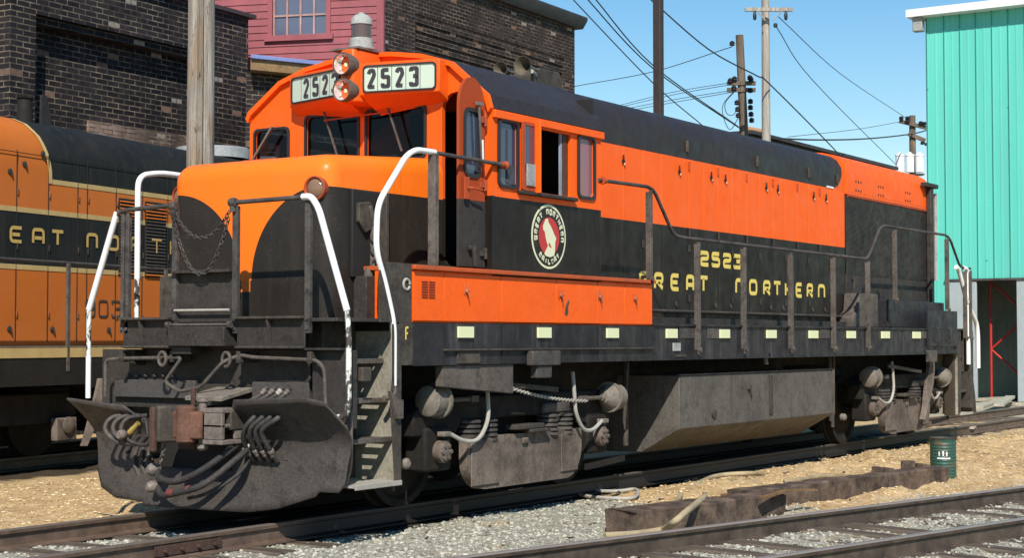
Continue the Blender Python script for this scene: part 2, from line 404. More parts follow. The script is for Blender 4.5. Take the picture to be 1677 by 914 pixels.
def build_ground():
    xs = axis([(-900, -60, 60), (-60, -8, 4), (-8, -4, .4), (-4, 12, .07), (12, 26, .16), (26, 60, 1.5), (60, 1200, 60)])
    ys = axis([(-900, -60, 60), (-60, -12, 4), (-12, -7.5, .5), (-7.5, 3, .07), (3, 9, .3), (9, 60, 3), (60, 1200, 60)])
    v = []; nx, ny = len(xs), len(ys)
    for x in xs:
        for y in ys: v.append((x, y, gh(x, y) if (-8 < x < 30 and -9 < y < 9) else -.18))
    f = [(i*ny+j, (i+1)*ny+j, (i+1)*ny+j+1, i*ny+j+1) for i in range(nx-1) for j in range(ny-1)]
    m = M('gravel_and_sand_ground', .95, spec=.15)
    p = (m.y+3.5)*FN.y+(m.x-.34)*FN.x
    edge = m.noise(.8, 5, .65)
    nearsand = (m.x+edge*3.0-6.0).ramp(-.5, .5)*(p+edge*1.2-1.35).ramp(-.25, .25)
    leftsand = (m.y+edge*.5-1.15).ramp(-.15, .15)
    patch = (m.noise(.9, 4, .6, sc=(1, 2, 1)).ramp(.60, .68))*.55
    k = nearsand.max(leftsand).max(patch)
    v1 = m.voro(60, out='Color'); s1 = m.nt.nodes.new('ShaderNodeSeparateColor'); m.nt.links.new(v1.k, s1.inputs[0]); c1 = S(m.nt, s1.outputs[0])
    grav = m.mix(c1.ramp(0, 1), (.17, .16, .125), (.52, .50, .40))
    grav = m.mix(m.noise(2.3, 4).ramp(.4, .7, 0, .45), grav, (.28, .25, .19))
    sand = m.mix(m.noise(11, 5, .7).ramp(.3, .7), (.34, .215, .095), (.68, .48, .24))
    sand = m.mix(c1.gt(.86)*.8, sand, (.70, .56, .36))
    sand = m.mix(m.noise(1.7, 6, .75).ramp(.48, .68, 0, .6), sand, (.24, .15, .07)); sand = m.mix(m.noise(2.9, 6, .75).ramp(.54, .66, 0, .5), sand, (.62, .55, .40))
    oil_shade = (m.y.abs()+m.noise(2.4, 4, .6)*.5-1.18).ramp(.08, -.04, 0, .92)*m.x.lt(17.)  # oil plus painted shade darken the ground beneath the locomotive
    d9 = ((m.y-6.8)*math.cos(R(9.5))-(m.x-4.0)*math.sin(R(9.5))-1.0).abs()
    dark9 = (d9+m.noise(1.5, 4, .6)*.5-1.95).ramp(.15, -.1, 0, .93)*m.x.lt(14.)  # ground darker in a band along the 903 track
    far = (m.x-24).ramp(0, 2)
    c = m.mix(k, grav, sand); c = m.mix((oil_shade*m.x.gt(.2)).max(dark9), c, (.028, .022, .017)); c = m.mix(far, c, (.42, .37, .27))
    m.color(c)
    m.bump(m.voro(60), .012, .8); m.bump(m.noise(60, 4, .7), .008, .7)
    b = MB(); b.v = v; b.f = f; b.mi = [0]*len(f)
    tag(b.build('ground', m.m, smooth=60), kind='structure')
build_ground()

# loose stones and chips nobody could count
def stones(name, n, fn, smin, smax, mat, flat=.7, seed=1):
    rng = np.random.default_rng(seed)
    phi = (1+5**.5)/2
    ico = np.array([(-1, phi, 0), (1, phi, 0), (-1, -phi, 0), (1, -phi, 0), (0, -1, phi), (0, 1, phi), (0, -1, -phi), (0, 1, -phi), (phi, 0, -1), (phi, 0, 1), (-phi, 0, -1), (-phi, 0, 1)])/1.9
    fc = np.array([(0, 11, 5), (0, 5, 1), (0, 1, 7), (0, 7, 10), (0, 10, 11), (1, 5, 9), (5, 11, 4), (11, 10, 2), (10, 7, 6), (7, 1, 8), (3, 9, 4), (3, 4, 2), (3, 2, 6), (3, 6, 8), (3, 8, 9), (4, 9, 5), (2, 4, 11), (6, 2, 10), (8, 6, 7), (9, 8, 1)])
    P = []
    while len(P) < n:
        q = fn(rng)
        if q: P.append(q)
    V = np.zeros((n, 12, 3), np.float32)
    for i, (x, y) in enumerate(P):
        s = smin+(smax-smin)*rng.random()**2.2
        a = rng.random()*6.28; c, s_ = math.cos(a), math.sin(a)
        q = ico*(1+.35*(rng.random((12, 3))-.5))*np.array([s, s*(.6+.4*rng.random()), s*flat*(.6+.5*rng.random())])
        q = q @ np.array([[c, s_, 0], [-s_, c, 0], [0, 0, 1]])
        q += (x, y, gh(x, y)+s*.18); V[i] = q
    Fc = (fc[None]+(np.arange(n)*12)[:, None, None]).reshape(-1, 3)
    me = bpy.data.meshes.new(name); me.from_pydata(V.reshape(-1, 3).tolist(), [], Fc.tolist()); me.materials.append(mat)
    o = bpy.data.objects.new(name, me); COL.objects.link(o); return tag(o, kind='stuff')
def near_area(rng):
    x = -4+rng.random()*15; y = -7+rng.random()*8.0
    return x, y
def isand(x, y):
    e = .5+.6*noise.noise(Vector((x*.8, y*.8, 1)))
    return (x+e*3 > 6.0 and fgp(x, y)+e*1.2 > 1.35) or y > 1.0
def grav_fn(rng):
    x, y = near_area(rng)
    if isand(x, y) or (abs(y) < .93 and x > .2): return None
    if rng.random() > 1.25-.06*(x+4): return None
    return x, y
def sand_fn(rng):
    if rng.random() < .35: x = -3+rng.random()*7; y = 1.0+rng.random()*4.5
    else: x = 4+rng.random()*14; y = -5+rng.random()*4.2
    return (x, y) if isand(x, y) else None
gm = M('gravel_stone', .9, spec=.2); gm.color(gm.mix(gm.island(), (.15, .14, .11), (.52, .50, .41)))
stones('gravel', 42000, grav_fn, .006, .026, gm.m, seed=3)['label'] = 'grey crushed gravel around the near rails'
sm = M('sand_chip', .9, spec=.2); sm.color(sm.mix(sm.island(), (.30, .19, .09), (.78, .62, .37)))
stones('sand_chips', 15000, sand_fn, .005, .026, sm.m, flat=.5, seed=4)['label'] = 'tan chips and clods over the sand'

# ------------------------------------------------------------------ tracks
rm = M('rail_steel', .5, .2); rust = rm.mix(rm.noise(5, 5, .7).ramp(.35, .7), (.045, .032, .025), (.13, .095, .07))
rm.color(rm.mix(rm.z.gt(.0-.010)*.8, rust, (.30, .27, .24)))
ro = M('oily_shaded_rail_steel', .55, .1); ro_r = ro.mix(ro.noise(5, 5, .7).ramp(.35, .7), (.085, .055, .04), (.18, .12, .085))
ro_c = ro.mix((ro.x-.1).ramp(0, .5)*(ro.x-17.5).ramp(0, 1, 1, 0), ro_r, (.018, .014, .012)); ro.color(ro.mix(ro.z.gt(-.010)*.6, ro_c, (.16, .14, .12))); rm.bump(rm.noise(20, 4), .004, .5)  # under the locomotive, oil and its shade are both put into the colour
RAILP = [(-.075, -.165), (.075, -.165), (.075, -.152), (.014, -.135), (.010, -.045), (.034, -.035), (.036, -.006), (.030, 0), (-.030, 0), (-.036, -.006), (-.034, -.035), (-.010, -.045), (-.014, -.135), (-.075, -.152)]
def make_rail(p, ang, a, b, label, group, mat=None):
    t = thing('rail', label, 'rail', p, ang, group)
    mb = MB(); mb.prism(RAILP, 'x', a, b); mb.build('rail_bar', mat or rm.m, t, local=True, smooth=30)
    return t
def joint(t, x, s=-1):
    mb = MB(); mb.box(x-.36, x+.36, s*.015, s*.036, -.13, -.05)
    for k in range(4): mb.cyl((x-.27+.18*k, s*.03, -.092), (x-.27+.18*k, s*.062, -.092), .016, 6)
    mb.build('joint_bar', 'rust', t, local=True, bevel=.003)
r1 = make_rail((0, -.75, 0), 0, -14, 60, 'near rail of the track under the orange and black locomotive', None, ro.m); joint(r1, -.95)
make_rail((0, .75, 0), 0, -14, 60, 'far rail of the track under the orange and black locomotive', None, ro.m)
f1 = make_rail(tuple(FP), FA, -14, 60, 'inner rail of the foreground track, just in front of the timbers', None); joint(f1, 8.2)
f2 = make_rail(tuple(FP-FN*1.5), FA, -14, 60, 'outermost foreground rail, crossing the bottom right corner', None)
LA = R(9.5); LO = Vector((4.0, 6.8, 0)); LD = Vector((math.cos(LA), math.sin(LA), 0)); LN = Vector((-math.sin(LA), math.cos(LA), 0))
make_rail(tuple(LO+LN*.25), LA, -12, 14, 'near rail of the track under the locomotive numbered 903', None)
make_rail(tuple(LO+LN*1.75), LA, -12, 14, 'far rail of the track under the locomotive numbered 903', None)
tm = M('weathered_tie', .9, spec=.2); tm.color(tm.mix(tm.noise(6, 5, .7, sc=(1, .2, 1)).ramp(.35, .7), (.05, .038, .03), (.19, .15, .11)))
tm.bump(tm.noise(12, 5, .7, sc=(2, .25, 1)), .02, .8)
def tie_mesh():
    mb = MB(); mb.box(-.11, .11, -1.25, 1.25, -.17, 0); o = mb.build('railroad_tie', tm.m, bevel=.012, local=True); return o
def ties(p0, ang, xs, side, lab, grp, first):
    d = Vector((math.cos(ang), math.sin(ang), 0)); n = Vector((-math.sin(ang), math.cos(ang), 0))
    for i, x in enumerate(xs):
        o = first if (i == 0 and first is not None) else tie0.copy()
        if o.name not in COL.objects: COL.objects.link(o)
        o.location = Vector(p0)+d*(x+random.uniform(-.05, .05))+n*(side+random.uniform(-.06, .06)); o.location.z = (-.128 if ang < -.1 else -.158)-random.random()*.018
        o.rotation_euler = (random.uniform(-.01, .01), 0, ang+random.uniform(-.03, .03)); tag(o, lab, 'railroad tie', grp)
tie0 = tie_mesh(); 
ties(FP, FA, [-2.6+.56*i for i in range(24)], -.75, 'weathered wooden tie half buried in gravel under the foreground rails', 'ties under the foreground rails', tie0)
ties((0, 0, 0), 0, [-4.8+.56*i for i in range(10)], 0, 'weathered wooden tie half buried in gravel ahead of the snow plow', 'ties ahead of the plow', None)
ties((0, 0, 0), 0, [17.2+.56*i for i in range(16)], 0, 'weathered wooden tie under the track behind the rear steps', 'ties behind the locomotive', None)

# ------------------------------------------------------------------ buildings
def brickmat(name, c1, c2, mortar, stain=(.015, .014, .014), mort_amt=.5, sx=1.):
    m = M(name, .9, spec=.2)
    add = m.nt.nodes.new('ShaderNodeCombineXYZ'); m.nt.links.new((m.x+m.y).k, add.inputs[0]); m.nt.links.new(m.z.k, add.inputs[1])
    br = m.nt.nodes.new('ShaderNodeTexBrick'); m.nt.links.new(add.outputs[0], br.inputs['Vector'])
    br.inputs['Scale'].default_value = 1; br.inputs['Brick Width'].default_value = .235*sx; br.inputs['Row Height'].default_value = .082*sx
    br.inputs['Mortar Size'].default_value = .0085*sx; br.inputs['Mortar Smooth'].default_value = .1; br.inputs['Bias'].default_value = 0
    br.inputs['Color1'].default_value = (*c1, 1); br.inputs['Color2'].default_value = (*c2, 1)
    fac = S(m.nt, br.outputs['Fac']); base = S(m.nt, br.outputs['Color'])
    # per-brick tone by a stretched voronoi, odd pale and reddish bricks
    vec = add.outputs[0]
    big = m.noise(.55, 6, .7, vec=vec); base = m.mix(big.ramp(.40, .66, .8, 0), base, stain)
    sv = m.nt.nodes.new('ShaderNodeSeparateXYZ'); m.nt.links.new(vec, sv.inputs[0]); u_ = S(m.nt, sv.outputs[0]); v_ = S(m.nt, sv.outputs[1])
    row = (v_/(.082*sx))._m('FLOOR'); colm = (u_/(.235*sx)+row._m('MODULO', 2.)*.5)._m('FLOOR')
    cb = m.nt.nodes.new('ShaderNodeCombineXYZ'); m.nt.links.new(row.k, cb.inputs[0]); m.nt.links.new(colm.k, cb.inputs[1])
    wn = m.nt.nodes.new('ShaderNodeTexWhiteNoise'); m.nt.links.new(cb.outputs[0], wn.inputs['Vector'])
    so_ = m.nt.nodes.new('ShaderNodeSeparateColor'); m.nt.links.new(wn.outputs['Color'], so_.inputs[0])
    o1 = S(m.nt, so_.outputs[0]); o2 = S(m.nt, so_.outputs[1])
    base = m.mix(o1.gt(.975)*.7, base, (.26, .15, .10)); base = m.mix(o2.gt(.985)*.7, base, (.36, .31, .26))
    base = m.mix(o2.ramp(0, .35, .35, 0), base, (.055, .038, .036))
    washed = m.noise(2.1, 5, .7, vec=vec).ramp(.42, .62, .02, .75)*m.noise(9, 3, .7, vec=vec).ramp(.35, .6, .35, 1)
    mo = m.mix(washed, (.05, .045, .04), mortar)
    m.color(m.mix(fac, base, mo)); m.bump(fac*-1+1, .012, .8); m.bump(m.noise(40, 3, vec=vec), .006, .6)
    return m.m
brick1 = brickmat('soot_dark_brick', (.012, .012, .015), (.034, .028, .030), (.32, .25, .18), stain=(.008, .008, .009), sx=1.22)
brick2 = brickmat('soot_brown_brick', (.024, .018, .018), (.070, .046, .038), (.32, .25, .19), stain=(.014, .011, .010), sx=1.0)
brick3 = brickmat('weathered_brick', (.022, .017, .017), (.06, .042, .038), (.35, .28, .2))
flash = painted('roof_flashing', (.05, .042, .045), amt=.4)
def wall_frame(o, ang): return thing
# left brick building: local x runs along the facade, local +y into the building
A1 = at(14, 300, 27.2); A1.z = -.2; A1A = R(3.0)
b1 = thing('brick_building', 'soot blackened brick building with recessed wall panel behind the wooden pole, far left', 'building', tuple(A1), A1A)
q1 = at(405, 300, 10); dd = Vector((math.cos(A1A), math.sin(A1A)))
# length along the facade to pixel x=405
ra = dirpx(405, 300); t_ = ((A1.x-CAM.x)*dd.y-(A1.y-CAM.y)*dd.x)/(ra.x*dd.y-ra.y*dd.x); L1 = (CAM.x+ra.x*t_-A1.x)*dd.x+(CAM.y+ra.y*t_-A1.y)*dd.y
def along(px, py, O, ang):
    d = Vector((math.cos(ang), math.sin(ang))); r_ = dirpx(px, py); t = ((O.x-CAM.x)*d.y-(O.y-CAM.y)*d.x)/(r_.x*d.y-r_.y*d.x)
    P = CAM+r_*t; return (P.x-O.x)*d.x+(P.y-O.y)*d.y, P.z-O.z
xa, za = along(59, 22, A1, A1A); xb, _ = along(352, 80, A1, A1A); _, H1 = along(405, 30, A1, A1A)
_, zpan = along(59, 22, A1, A1A)
mb = MB(); mb.box(0, L1, .36, 8, 0, H1)                      # recessed panel plane and body
mb.box(0, xa, 0, .359, 0, H1); mb.box(xb, L1, 0, .359, 0, H1); mb.box(xa+.001, xb-.001, 0, .359, zpan, H1)
mb.build('wall', brick1, b1, local=True)
mb = MB(); mb.box(xa+.002, xb-.002, .10, .358, zpan-.13, zpan-.001); mb.build('corbel_band', brick1, b1, local=True)
mb = MB(); mb.box(-.1, L1+.12, -.12, 8.1, H1+.002, H1+.09); mb.build('coping', flash, b1, local=True, bevel=.01)
xs0, zs0 = along(166, 195, A1, A1A); xs1, zs1 = along(303, 216, A1, A1A)
mb = MB(); mb.box(xs0, xs1+.6, .31, .359, zs0-.9, zs0); mb.build('patched_brickwork', brickmat('reddish_patch_brick', (.26, .17, .13), (.38, .27, .21), (.5, .42, .33)), b1, local=True)
# dark second brick building
B2 = at(630, 300, 33.0); B2.z = -.2; B2A = R(2.6)
b2 = thing('brick_building', 'dark brown brick building with stepped cornice band, behind the cab roof', 'building', tuple(B2), B2A)
L2, H2 = along(941, 46, B2, B2A)
xp0, zp0 = along(680, 6, B2, B2A); xp1, zp1 = along(924, 96, B2, B2A)
zc = zp1
mb = MB(); mb.box(0, L2, .16, 14, 0, H2); mb.box(0, xp0, 0, .159, 0, H2); mb.box(xp1, L2, 0, .159, 0, H2); mb.box(xp0+.001, xp1-.001, 0, .159, zc+.002, H2)
mb.build('wall', brick2, b2, local=True)
mb = MB()
for k in range(4): mb.box(xp0+.02*k, xp1-.02*k, .02+.035*k, .158, zc-.17*(k+1), zc-.17*k-.002)
mb.build('cornice_band', brick2, b2, local=True)
mb = MB(); mb.prism([(-.25, H2+.28), (-.25, H2+.2), (-.12, H2+.003), (14, H2+.003), (14, H2+.28)], 'x', -.2, L2+.22); mb.build('roof_coping', flash, b2, local=True)
mb = MB(); mb.box(.16, .42, -.09, -.001, 0, 6.9); mb.build('downspout', 'roof', b2, local=True, bevel=.02)

# pink clapboard building
pinkm = M('pink_clapboard', .75, spec=.3)
pinkm.color(pinkm.mix(pinkm.noise(1, 5, .65, sc=(2, 2, .7)).ramp(.35, .75), (.33, .095, .105), (.22, .07, .078))); pinkm.bump(pinkm.noise(30, 3, sc=(.3, .3, 3)), .004, .5)
PA = R(110)
PK = at(627, 300, 32.9); PK.z = -.2; PK2 = None
pk = thing('clapboard_house', 'pink clapboard house with multi pane window between the two brick buildings', 'building', tuple(PK), PA-math.pi)   # local +x points to the right of the photo
Lp, Hp = along(627, -60, PK, PA); xl, _ = along(335, 60, PK, PA)      # distances measured with +PA, i.e. to the left
Wd = abs(xl)
# local frame: facade on local y=0, x from -Wd to 0, interior towards -y?  (rotated by PA-pi) normal facing camera is +y
def pl(u, z, w=0): return (-u, w, z)
wx0, wz0 = along(535, 52, PK, PA); wx1, wz1 = along(447, 56, PK, PA)
wz = (wz0+wz1)/2; wtop = wz+1.55
mb = MB(); row = .15
zz = 0; Hh = 10.2
sgn = 1
def facade_y(): return 1
# find which local y faces the camera
loc_cam = W[pk].inverted() @ CAM; fy = 1 if loc_cam.y > 0 else -1
while zz < Hh:
    segs = [(0, Wd)] if not (zz+row > wz-.1 and zz < wtop) else [(0, wx0-.06), (wx1+.06, Wd)]
    for a, b in segs:
        mb.prism([(fy*.012, zz), (fy*.03, zz), (fy*.012, zz+row-.001), (fy*0, zz+row-.001), (0, zz)], 'x', -b, -a)
    zz += row
mb.build('clapboard_wall', pinkm.m, pk, local=True, smooth=0)
mb = MB(); mb.box(-Wd, -wx1-.06, -fy*.2, -fy*.002, 0, Hh); mb.box(-wx0+.06, 0, -fy*.2, -fy*.002, 0, Hh); mb.box(-wx1-.06, -wx0+.06, -fy*.2, -fy*.002, 0, wz-.1); mb.box(-wx1-.06, -wx0+.06, -fy*.2, -fy*.002, wtop, Hh)
mb.build('wall_core', pinkm.m, pk, local=True)
mb = MB(); mb.box(-.13, .02, fy*.002, fy*.05, 0, Hh); mb.build('corner_board', pinkm.m, pk, local=True, bevel=.005)
mb = MB()
mb.box(-wx1-.1, -wx1, fy*.0, fy*.06, wz-.1, wtop+.1); mb.box(-wx0, -wx0+.1, 0, fy*.06, wz-.1, wtop+.1); mb.box(-wx1-.16, -wx0+.16, 0, fy*.1, wz-.16, wz-.04); mb.box(-wx1, -wx0, 0, fy*.06, wtop, wtop+.1)
wf = mb.build('window', pinkm.m, pk, local=True, bevel=.004)
mb = MB(); mb.box(-wx1+.0, -wx0, -fy*.09, -fy*.08, wz-.04, wtop); mb.build('pane', darkglass('grey_blue_pane', (.10, .105, .15), .2), wf, local=True)
mb = MB()
for k in range(5):
    u = -wx1+(wx1-wx0)*k/4; mb.box(u-.018, u+.018, -fy*.079, -fy*.04, wz-.04, wtop)
for k in range(5):
    z_ = wz-.03+k*.42; 
    if z_ < wtop: mb.box(-wx1, -wx0, -fy*.078, -fy*.05, z_-.018, z_+.018)
mb.build('sash_bars', painted('pale_pink_sash', (.50, .30, .27)), wf, local=True)
mb = MB(); mb.box(-Wd, -3, -fy*9, -fy*8.9, 0, Hh); mb.box(-Wd, -Wd+.1, -fy*9, -fy*.2, 0, Hh); mb.build('rear_walls', pinkm.m, pk, local=True)
mb = MB(); mb.prism([(-fy*-.3, Hh), (-fy*4.6, Hh+2.2), (-fy*9.4, Hh)], 'x', -Wd-.2, -.6); mb.build('roof', flash, pk, local=True)

# low lean-to with blue flashed eave
E0 = at(402, 300, 28.0); E0.z = -.2; EA = R(-24)
le = thing('brick_lean_to', 'low brick lean-to with blue edged roof and tan fascia, right of the left brick building', 'building', tuple(E0), EA)
_, He = along(406, 118, E0, EA); _, Ht = along(406, 96, E0, EA); Le = 5.2
mb = MB(); mb.prism([(0, 0), (Le, 0), (Le, 3), (1.45, 3)], 'z', 0, He-.002); mb.build('wall', brick3, le, local=True)
mb = MB(); mb.prism([(-.05, -.3), (Le+.1, -.3), (Le+.1, 3), (1.4, 3)], 'z', He, Ht-.05); mb.build('fascia', painted('tan_fascia', (.27, .17, .08), dust=(.12, .08, .05)), le, local=True)
mb = MB(); mb.prism([(-.07, -.36), (Le+.12, -.36), (Le+.12, 3.02), (1.4, 3.02)], 'z', Ht-.048, Ht+.02); mb.build('roof_flashing', painted('blue_flashing', (.20, .26, .52), amt=.2), le, local=True, bevel=.008)

# turquoise shed
TC = at(1518, 300, 45.5); TX = TC.x; TY = TC.y
_z = lambda px, py: (CAM+dirpx(px, py)*((TX-CAM.x)/dirpx(px, py).x))
tl = _z(1518, 26); Htq = tl.z+.2
ox0 = _z(1601, 460); ox1 = _z(1665, 457); Ho = ox1.z+.2
t = thing('metal_shed', 'tall turquoise ribbed metal shed with white eave gutter and open doorway', 'building', (TX, TY, -.2), 0)
tq = M('turquoise_sheet', .45, spec=.5); tq.color(tq.mix(tq.noise(1, 4, .6, sc=(1, 1.5, .12)).ramp(.35, .7), (.13, .60, .49), (.10, .51, .42)))
tq.bump(tq.noise(.7, 2), .03, .3)
spk = tq.voro(2.2, out='Color'); spx = tq.nt.nodes.new('ShaderNodeSeparateColor'); tq.nt.links.new(spk.k, spx.inputs[0])
nick = tq.voro(2.2).lt(.05)*S(tq.nt, spx.outputs[0]).gt(.55)
tqc = tq.mix(tq.noise(1, 5, .7, sc=(1, 3, .25)).ramp(.5, .75, 0, .35), S(tq.nt, tq.b.inputs['Base Color'].links[0].from_socket), (.20, .50, .42))
tq.color(tq.mix(nick, tqc, (.05, .12, .10)))
tqd = painted('turquoise_seam_shadow', (.05, .26, .21), amt=.2)  # darker strips paint the shadow line at each sheet lap
dark_in = painted('shed_interior', (.42, .41, .38), amt=.3)
yo0 = ox0.y-TY; yo1 = ox1.y-TY; zl = (_z(1545, 540)).z+.2
def ribbed(y0, y1, z0, z1, mb):
    n = max(1, round(abs(y1-y0)/.45)); st = (y1-y0)/n
    for k in range(n):
        a = y0+k*st
        prof = [(0, a), (-.001, a), (-.001, a+st*.04), (-.030, a+st*.06), (-.030, a+st*.10), (-.001, a+st*.12), (-.001, a+st*.50), (-.008, a+st*.52), (-.008, a+st*.60), (-.001, a+st*.62), (-.001, a+st), (0, a+st)]
        mb.prism(prof[1:-1]+[(.03, a+st), (.03, a)], 'z', z0, z1)
        if k % 1 == 0: mb.box(-.034, -.0305, min(a+st*.055, a+st*.105), max(a+st*.055, a+st*.105), z0, z1, 1)
mb = MB(); ribbed(0, yo0+.9, zl, Htq, mb); ribbed(yo0+.9, -13, Ho, Htq, mb); mb.build('ribbed_wall', [tq.m, tqd], t, local=True, smooth=0)
mb = MB(); mb.box(.001, 14, -.12, 0, 0, Htq-.1); mb.build('side_wall', tq.m, t, local=True)
mb = MB(); mb.box(14, 14.1, -13, 0, 0, Htq-.1); mb.box(3.2, 3.3, -12.9, -.15, 0, 4.2); mb.box(.04, 14, -13.1, -13, 0, Htq-.1); mb.build('inner_walls', dark_in, t, local=True)
gp = painted('pale_grey_sheet', (.36, .41, .42), amt=.3, dust=(.25, .26, .25))
mb = MB(); ribbed(-.02, yo0+.9, .3, zl-.002, mb); mb.build('lower_panel', [tq.m, tqd], t, local=True, smooth=0)
mb = MB(); mb.box(-.06, .03, yo0+.02, yo0+.88, .02, Ho-.04); mb.build('door_panel', gp, t, local=True, bevel=.02)
mb = MB(); mb.box(-.05, .04, -13, yo1, .02, Ho-.002); mb.build('door_pier', gp, t, local=True, bevel=.02)
mb = MB(); mb.box(-.09, -.036, yo1-1.2, yo0+.9, Ho-.03, Ho+.03); mb.build('door_track', 'rail', t, local=True)
mb = MB(); mb.prism([(-.42, Htq-.05), (-.42, Htq+.16), (-.3, Htq+.16), (-.3, Htq+.02), (.1, Htq+.02), (.1, Htq-.05)], 'y', -13.2, .42); mb.build('gutter', 'white', t, local=True)
mb = MB(); mb.box(-.1, 14.2, -13.2, .3, Htq+.021, Htq+.1); mb.build('roof', gp, t, local=True)
mb = MB(); mb.box(-.3, -.04, .0, .28, Htq-.45, Htq-.06); mb.build('gutter_bracket', 'gray', t, local=True, bevel=.02)

# red lattice frames inside the doorway
redm = painted('red_steel', (.52, .035, .03), amt=.2)
def truss(x, y0, y1, h, label):
    tt = thing('steel_scaffold', label, 'scaffold', (x, (y0+y1)/2, -.18))
    for yy in (y0, y1):
        mb = MB(); mb.cyl((x, yy, -.1), (x, yy, h), .035, 8); mb.build('upright', redm, tt)
    zz = .3; k = 0
    while zz < h-1:
        a, b = (y0, y1) if k % 2 else (y1, y0)
        mb = MB(); mb.cyl((x, a, zz), (x, b, zz+.95), .028, 8); mb.build('brace', redm, tt); zz += .95; k += 1
truss(TX+1.0, TY+yo0-.05, TY+yo1-.05, 3.6, 'bright red steel scaffold standing just inside the doorway of the turquoise shed')
truss(TX+2.3, TY+yo0-.9, TY+yo1-.8, 3.6, 'deeper red scaffold, in shadow behind the first one inside the shed')

# distant brown flat roofed building
D0 = at(1232, 300, 54); D0.z = -.2
l1, h1 = along(1300, 232, D0, 0); l2, h2 = along(1462, 270, D0, 0)
fb = thing('flat_roofed_building', 'long brown flat roofed building showing just above the rear of the long hood', 'building', tuple(D0), 0)
mb = MB(); mb.box(0, l2-.3, .4, 12, 0, h1-.5); mb.build('wall', brick3, fb, local=True)
mb = MB(); mb.box(-.2, l2, 0, 12.5, h1-.49, h1-.12); mb.build('fascia', painted('brown_fascia', (.10, .045, .035)), fb, local=True, bevel=.02)
mb = MB(); mb.box(-.3, l2+.25, -.15, 12.6, h1-.118, h1); mb.build('roof_edge', flash, fb, local=True)
lg = at(1240, 217, 53); 
mb = MB(); lx, lz = along(1238, 219, D0, 0); lx2, _ = along(1268, 219, D0, 0)
mb.tube([(D0.x+lx, D0.y+.45, D0.z+h1+.13), (D0.x+lx2, D0.y+.25, D0.z+h1+.13)], .13, 12)
solo(mb, 'timber_log', painted('peeled_log', (.52, .28, .14), amt=.2, dust=(.3, .17, .1)), (D0.x+lx, D0.y+.4, D0.z+h1), 'short peeled log lying on the flat brown roof', 'log')

# ------------------------------------------------------------------ poles and wires
def woodmat(name, a, b):
    m = M(name, .85, spec=.2); c = m.mix(m.noise(5, 5, .7, sc=(3, 3, .18)).ramp(.35, .68), a, b); c = m.mix(m.noise(16, 4, .6, sc=(3, 3, .1)).ramp(.62, .7, 0, .8), c, tuple(v*.25 for v in a))
    k = m.noise(2.5, 4, .6, sc=(1, 1, .6)).ramp(.60, .72, 0, .5); c = m.mix(k, c, (.33, .20, .10))
    m.color(c); m.bump(m.noise(9, 5, .7, sc=(3, 3, .12)), .03, 1); return m.m
def polemat():
    m = M('split_grey_pole_wood', .85, spec=.2)
    c = m.mix(m.noise(5, 5, .7, sc=(3, 3, .18)).ramp(.35, .68), (.24, .205, .165), (.46, .42, .36)); k = m.noise(2.2, 5, .7, sc=(2, 2, .7)).ramp(.50, .62, 0, .7); c = m.mix(k, c, (.33, .23, .14))
    c = m.mix(m.noise(7, 5, .75, sc=(2, 2, .4)).ramp(.60, .66, 0, .8), c, (.09, .065, .045))
    cr = (m.x*.788-m.y*.616+m.noise(1.3, 4, .6, sc=(.1, .1, 1))*.03-.018).abs().lt(.0045)*(m.x+m.y).lt(0.)
    c = m.mix(cr, c, (.02, .015, .012)); m.color(c); m.bump(m.noise(9, 5, .7, sc=(3, 3, .12)), .03, 1); return m.m
wood_gray = woodmat('weathered_pole_wood', (.26, .225, .185), (.50, .46, .40)); wood_brown = woodmat('dark_pole_wood', (.10, .075, .055), (.22, .17, .13))
P = at(328, 300, 18.3)
pp = thing('wooden_pole', 'thick pale grey wooden pole with a long split, between the two locomotives', 'pole', (P.x, P.y, -.25))
mb = MB(); ring = []
n = 28
for i in range(24):
    z = -.25+12*i/23; r0 = .172-.0022*i; rr = []
    for k in range(n):
        a = 2*math.pi*k/n; q = r0*(1+.02*noise.noise(Vector((math.cos(a)*2, math.sin(a)*2, z*.5))))
        if k == 17: q *= .66
        rr.append((P.x+q*math.cos(a)+.00*z, P.y+q*math.sin(a), z))
    ring += rr
mb.add(ring, [(i*n+k, i*n+(k+1) % n, (i+1)*n+(k+1) % n, (i+1)*n+k) for i in range(23) for k in range(n)]+[tuple(range(n)), tuple(range(23*n, 24*n))])
mb.build('trunk', polemat(), pp, smooth=30)
def at_xy(px, D): q = at(px, 300, D); return q.x, q.y
x, y = at_xy(1079, 33)
pole = thing('steel_post', 'tall plain dark post rising behind the middle of the long hood', 'post', (x, y, -.25))
mb = MB(); mb.box(x-.085, x+.085, y-.085, y+.085, -.25, 14); mb.build('shaft', painted('brown_black_post', (.045, .033, .03), amt=.3), pole, bevel=.015)
def insul(mb, x, y, z, r=.05): mb.lathe([(.02, 0), (r*.6, .01), (r, .03), (r*.7, .07), (r, .09), (r*.6, .14), (.01, .16)], (x, y, z), (0, 0, 1), 8)
rt = Vector((math.sin(YAW), -math.cos(YAW), 0)); fw = Vector((math.cos(YAW), math.sin(YAW), 0))
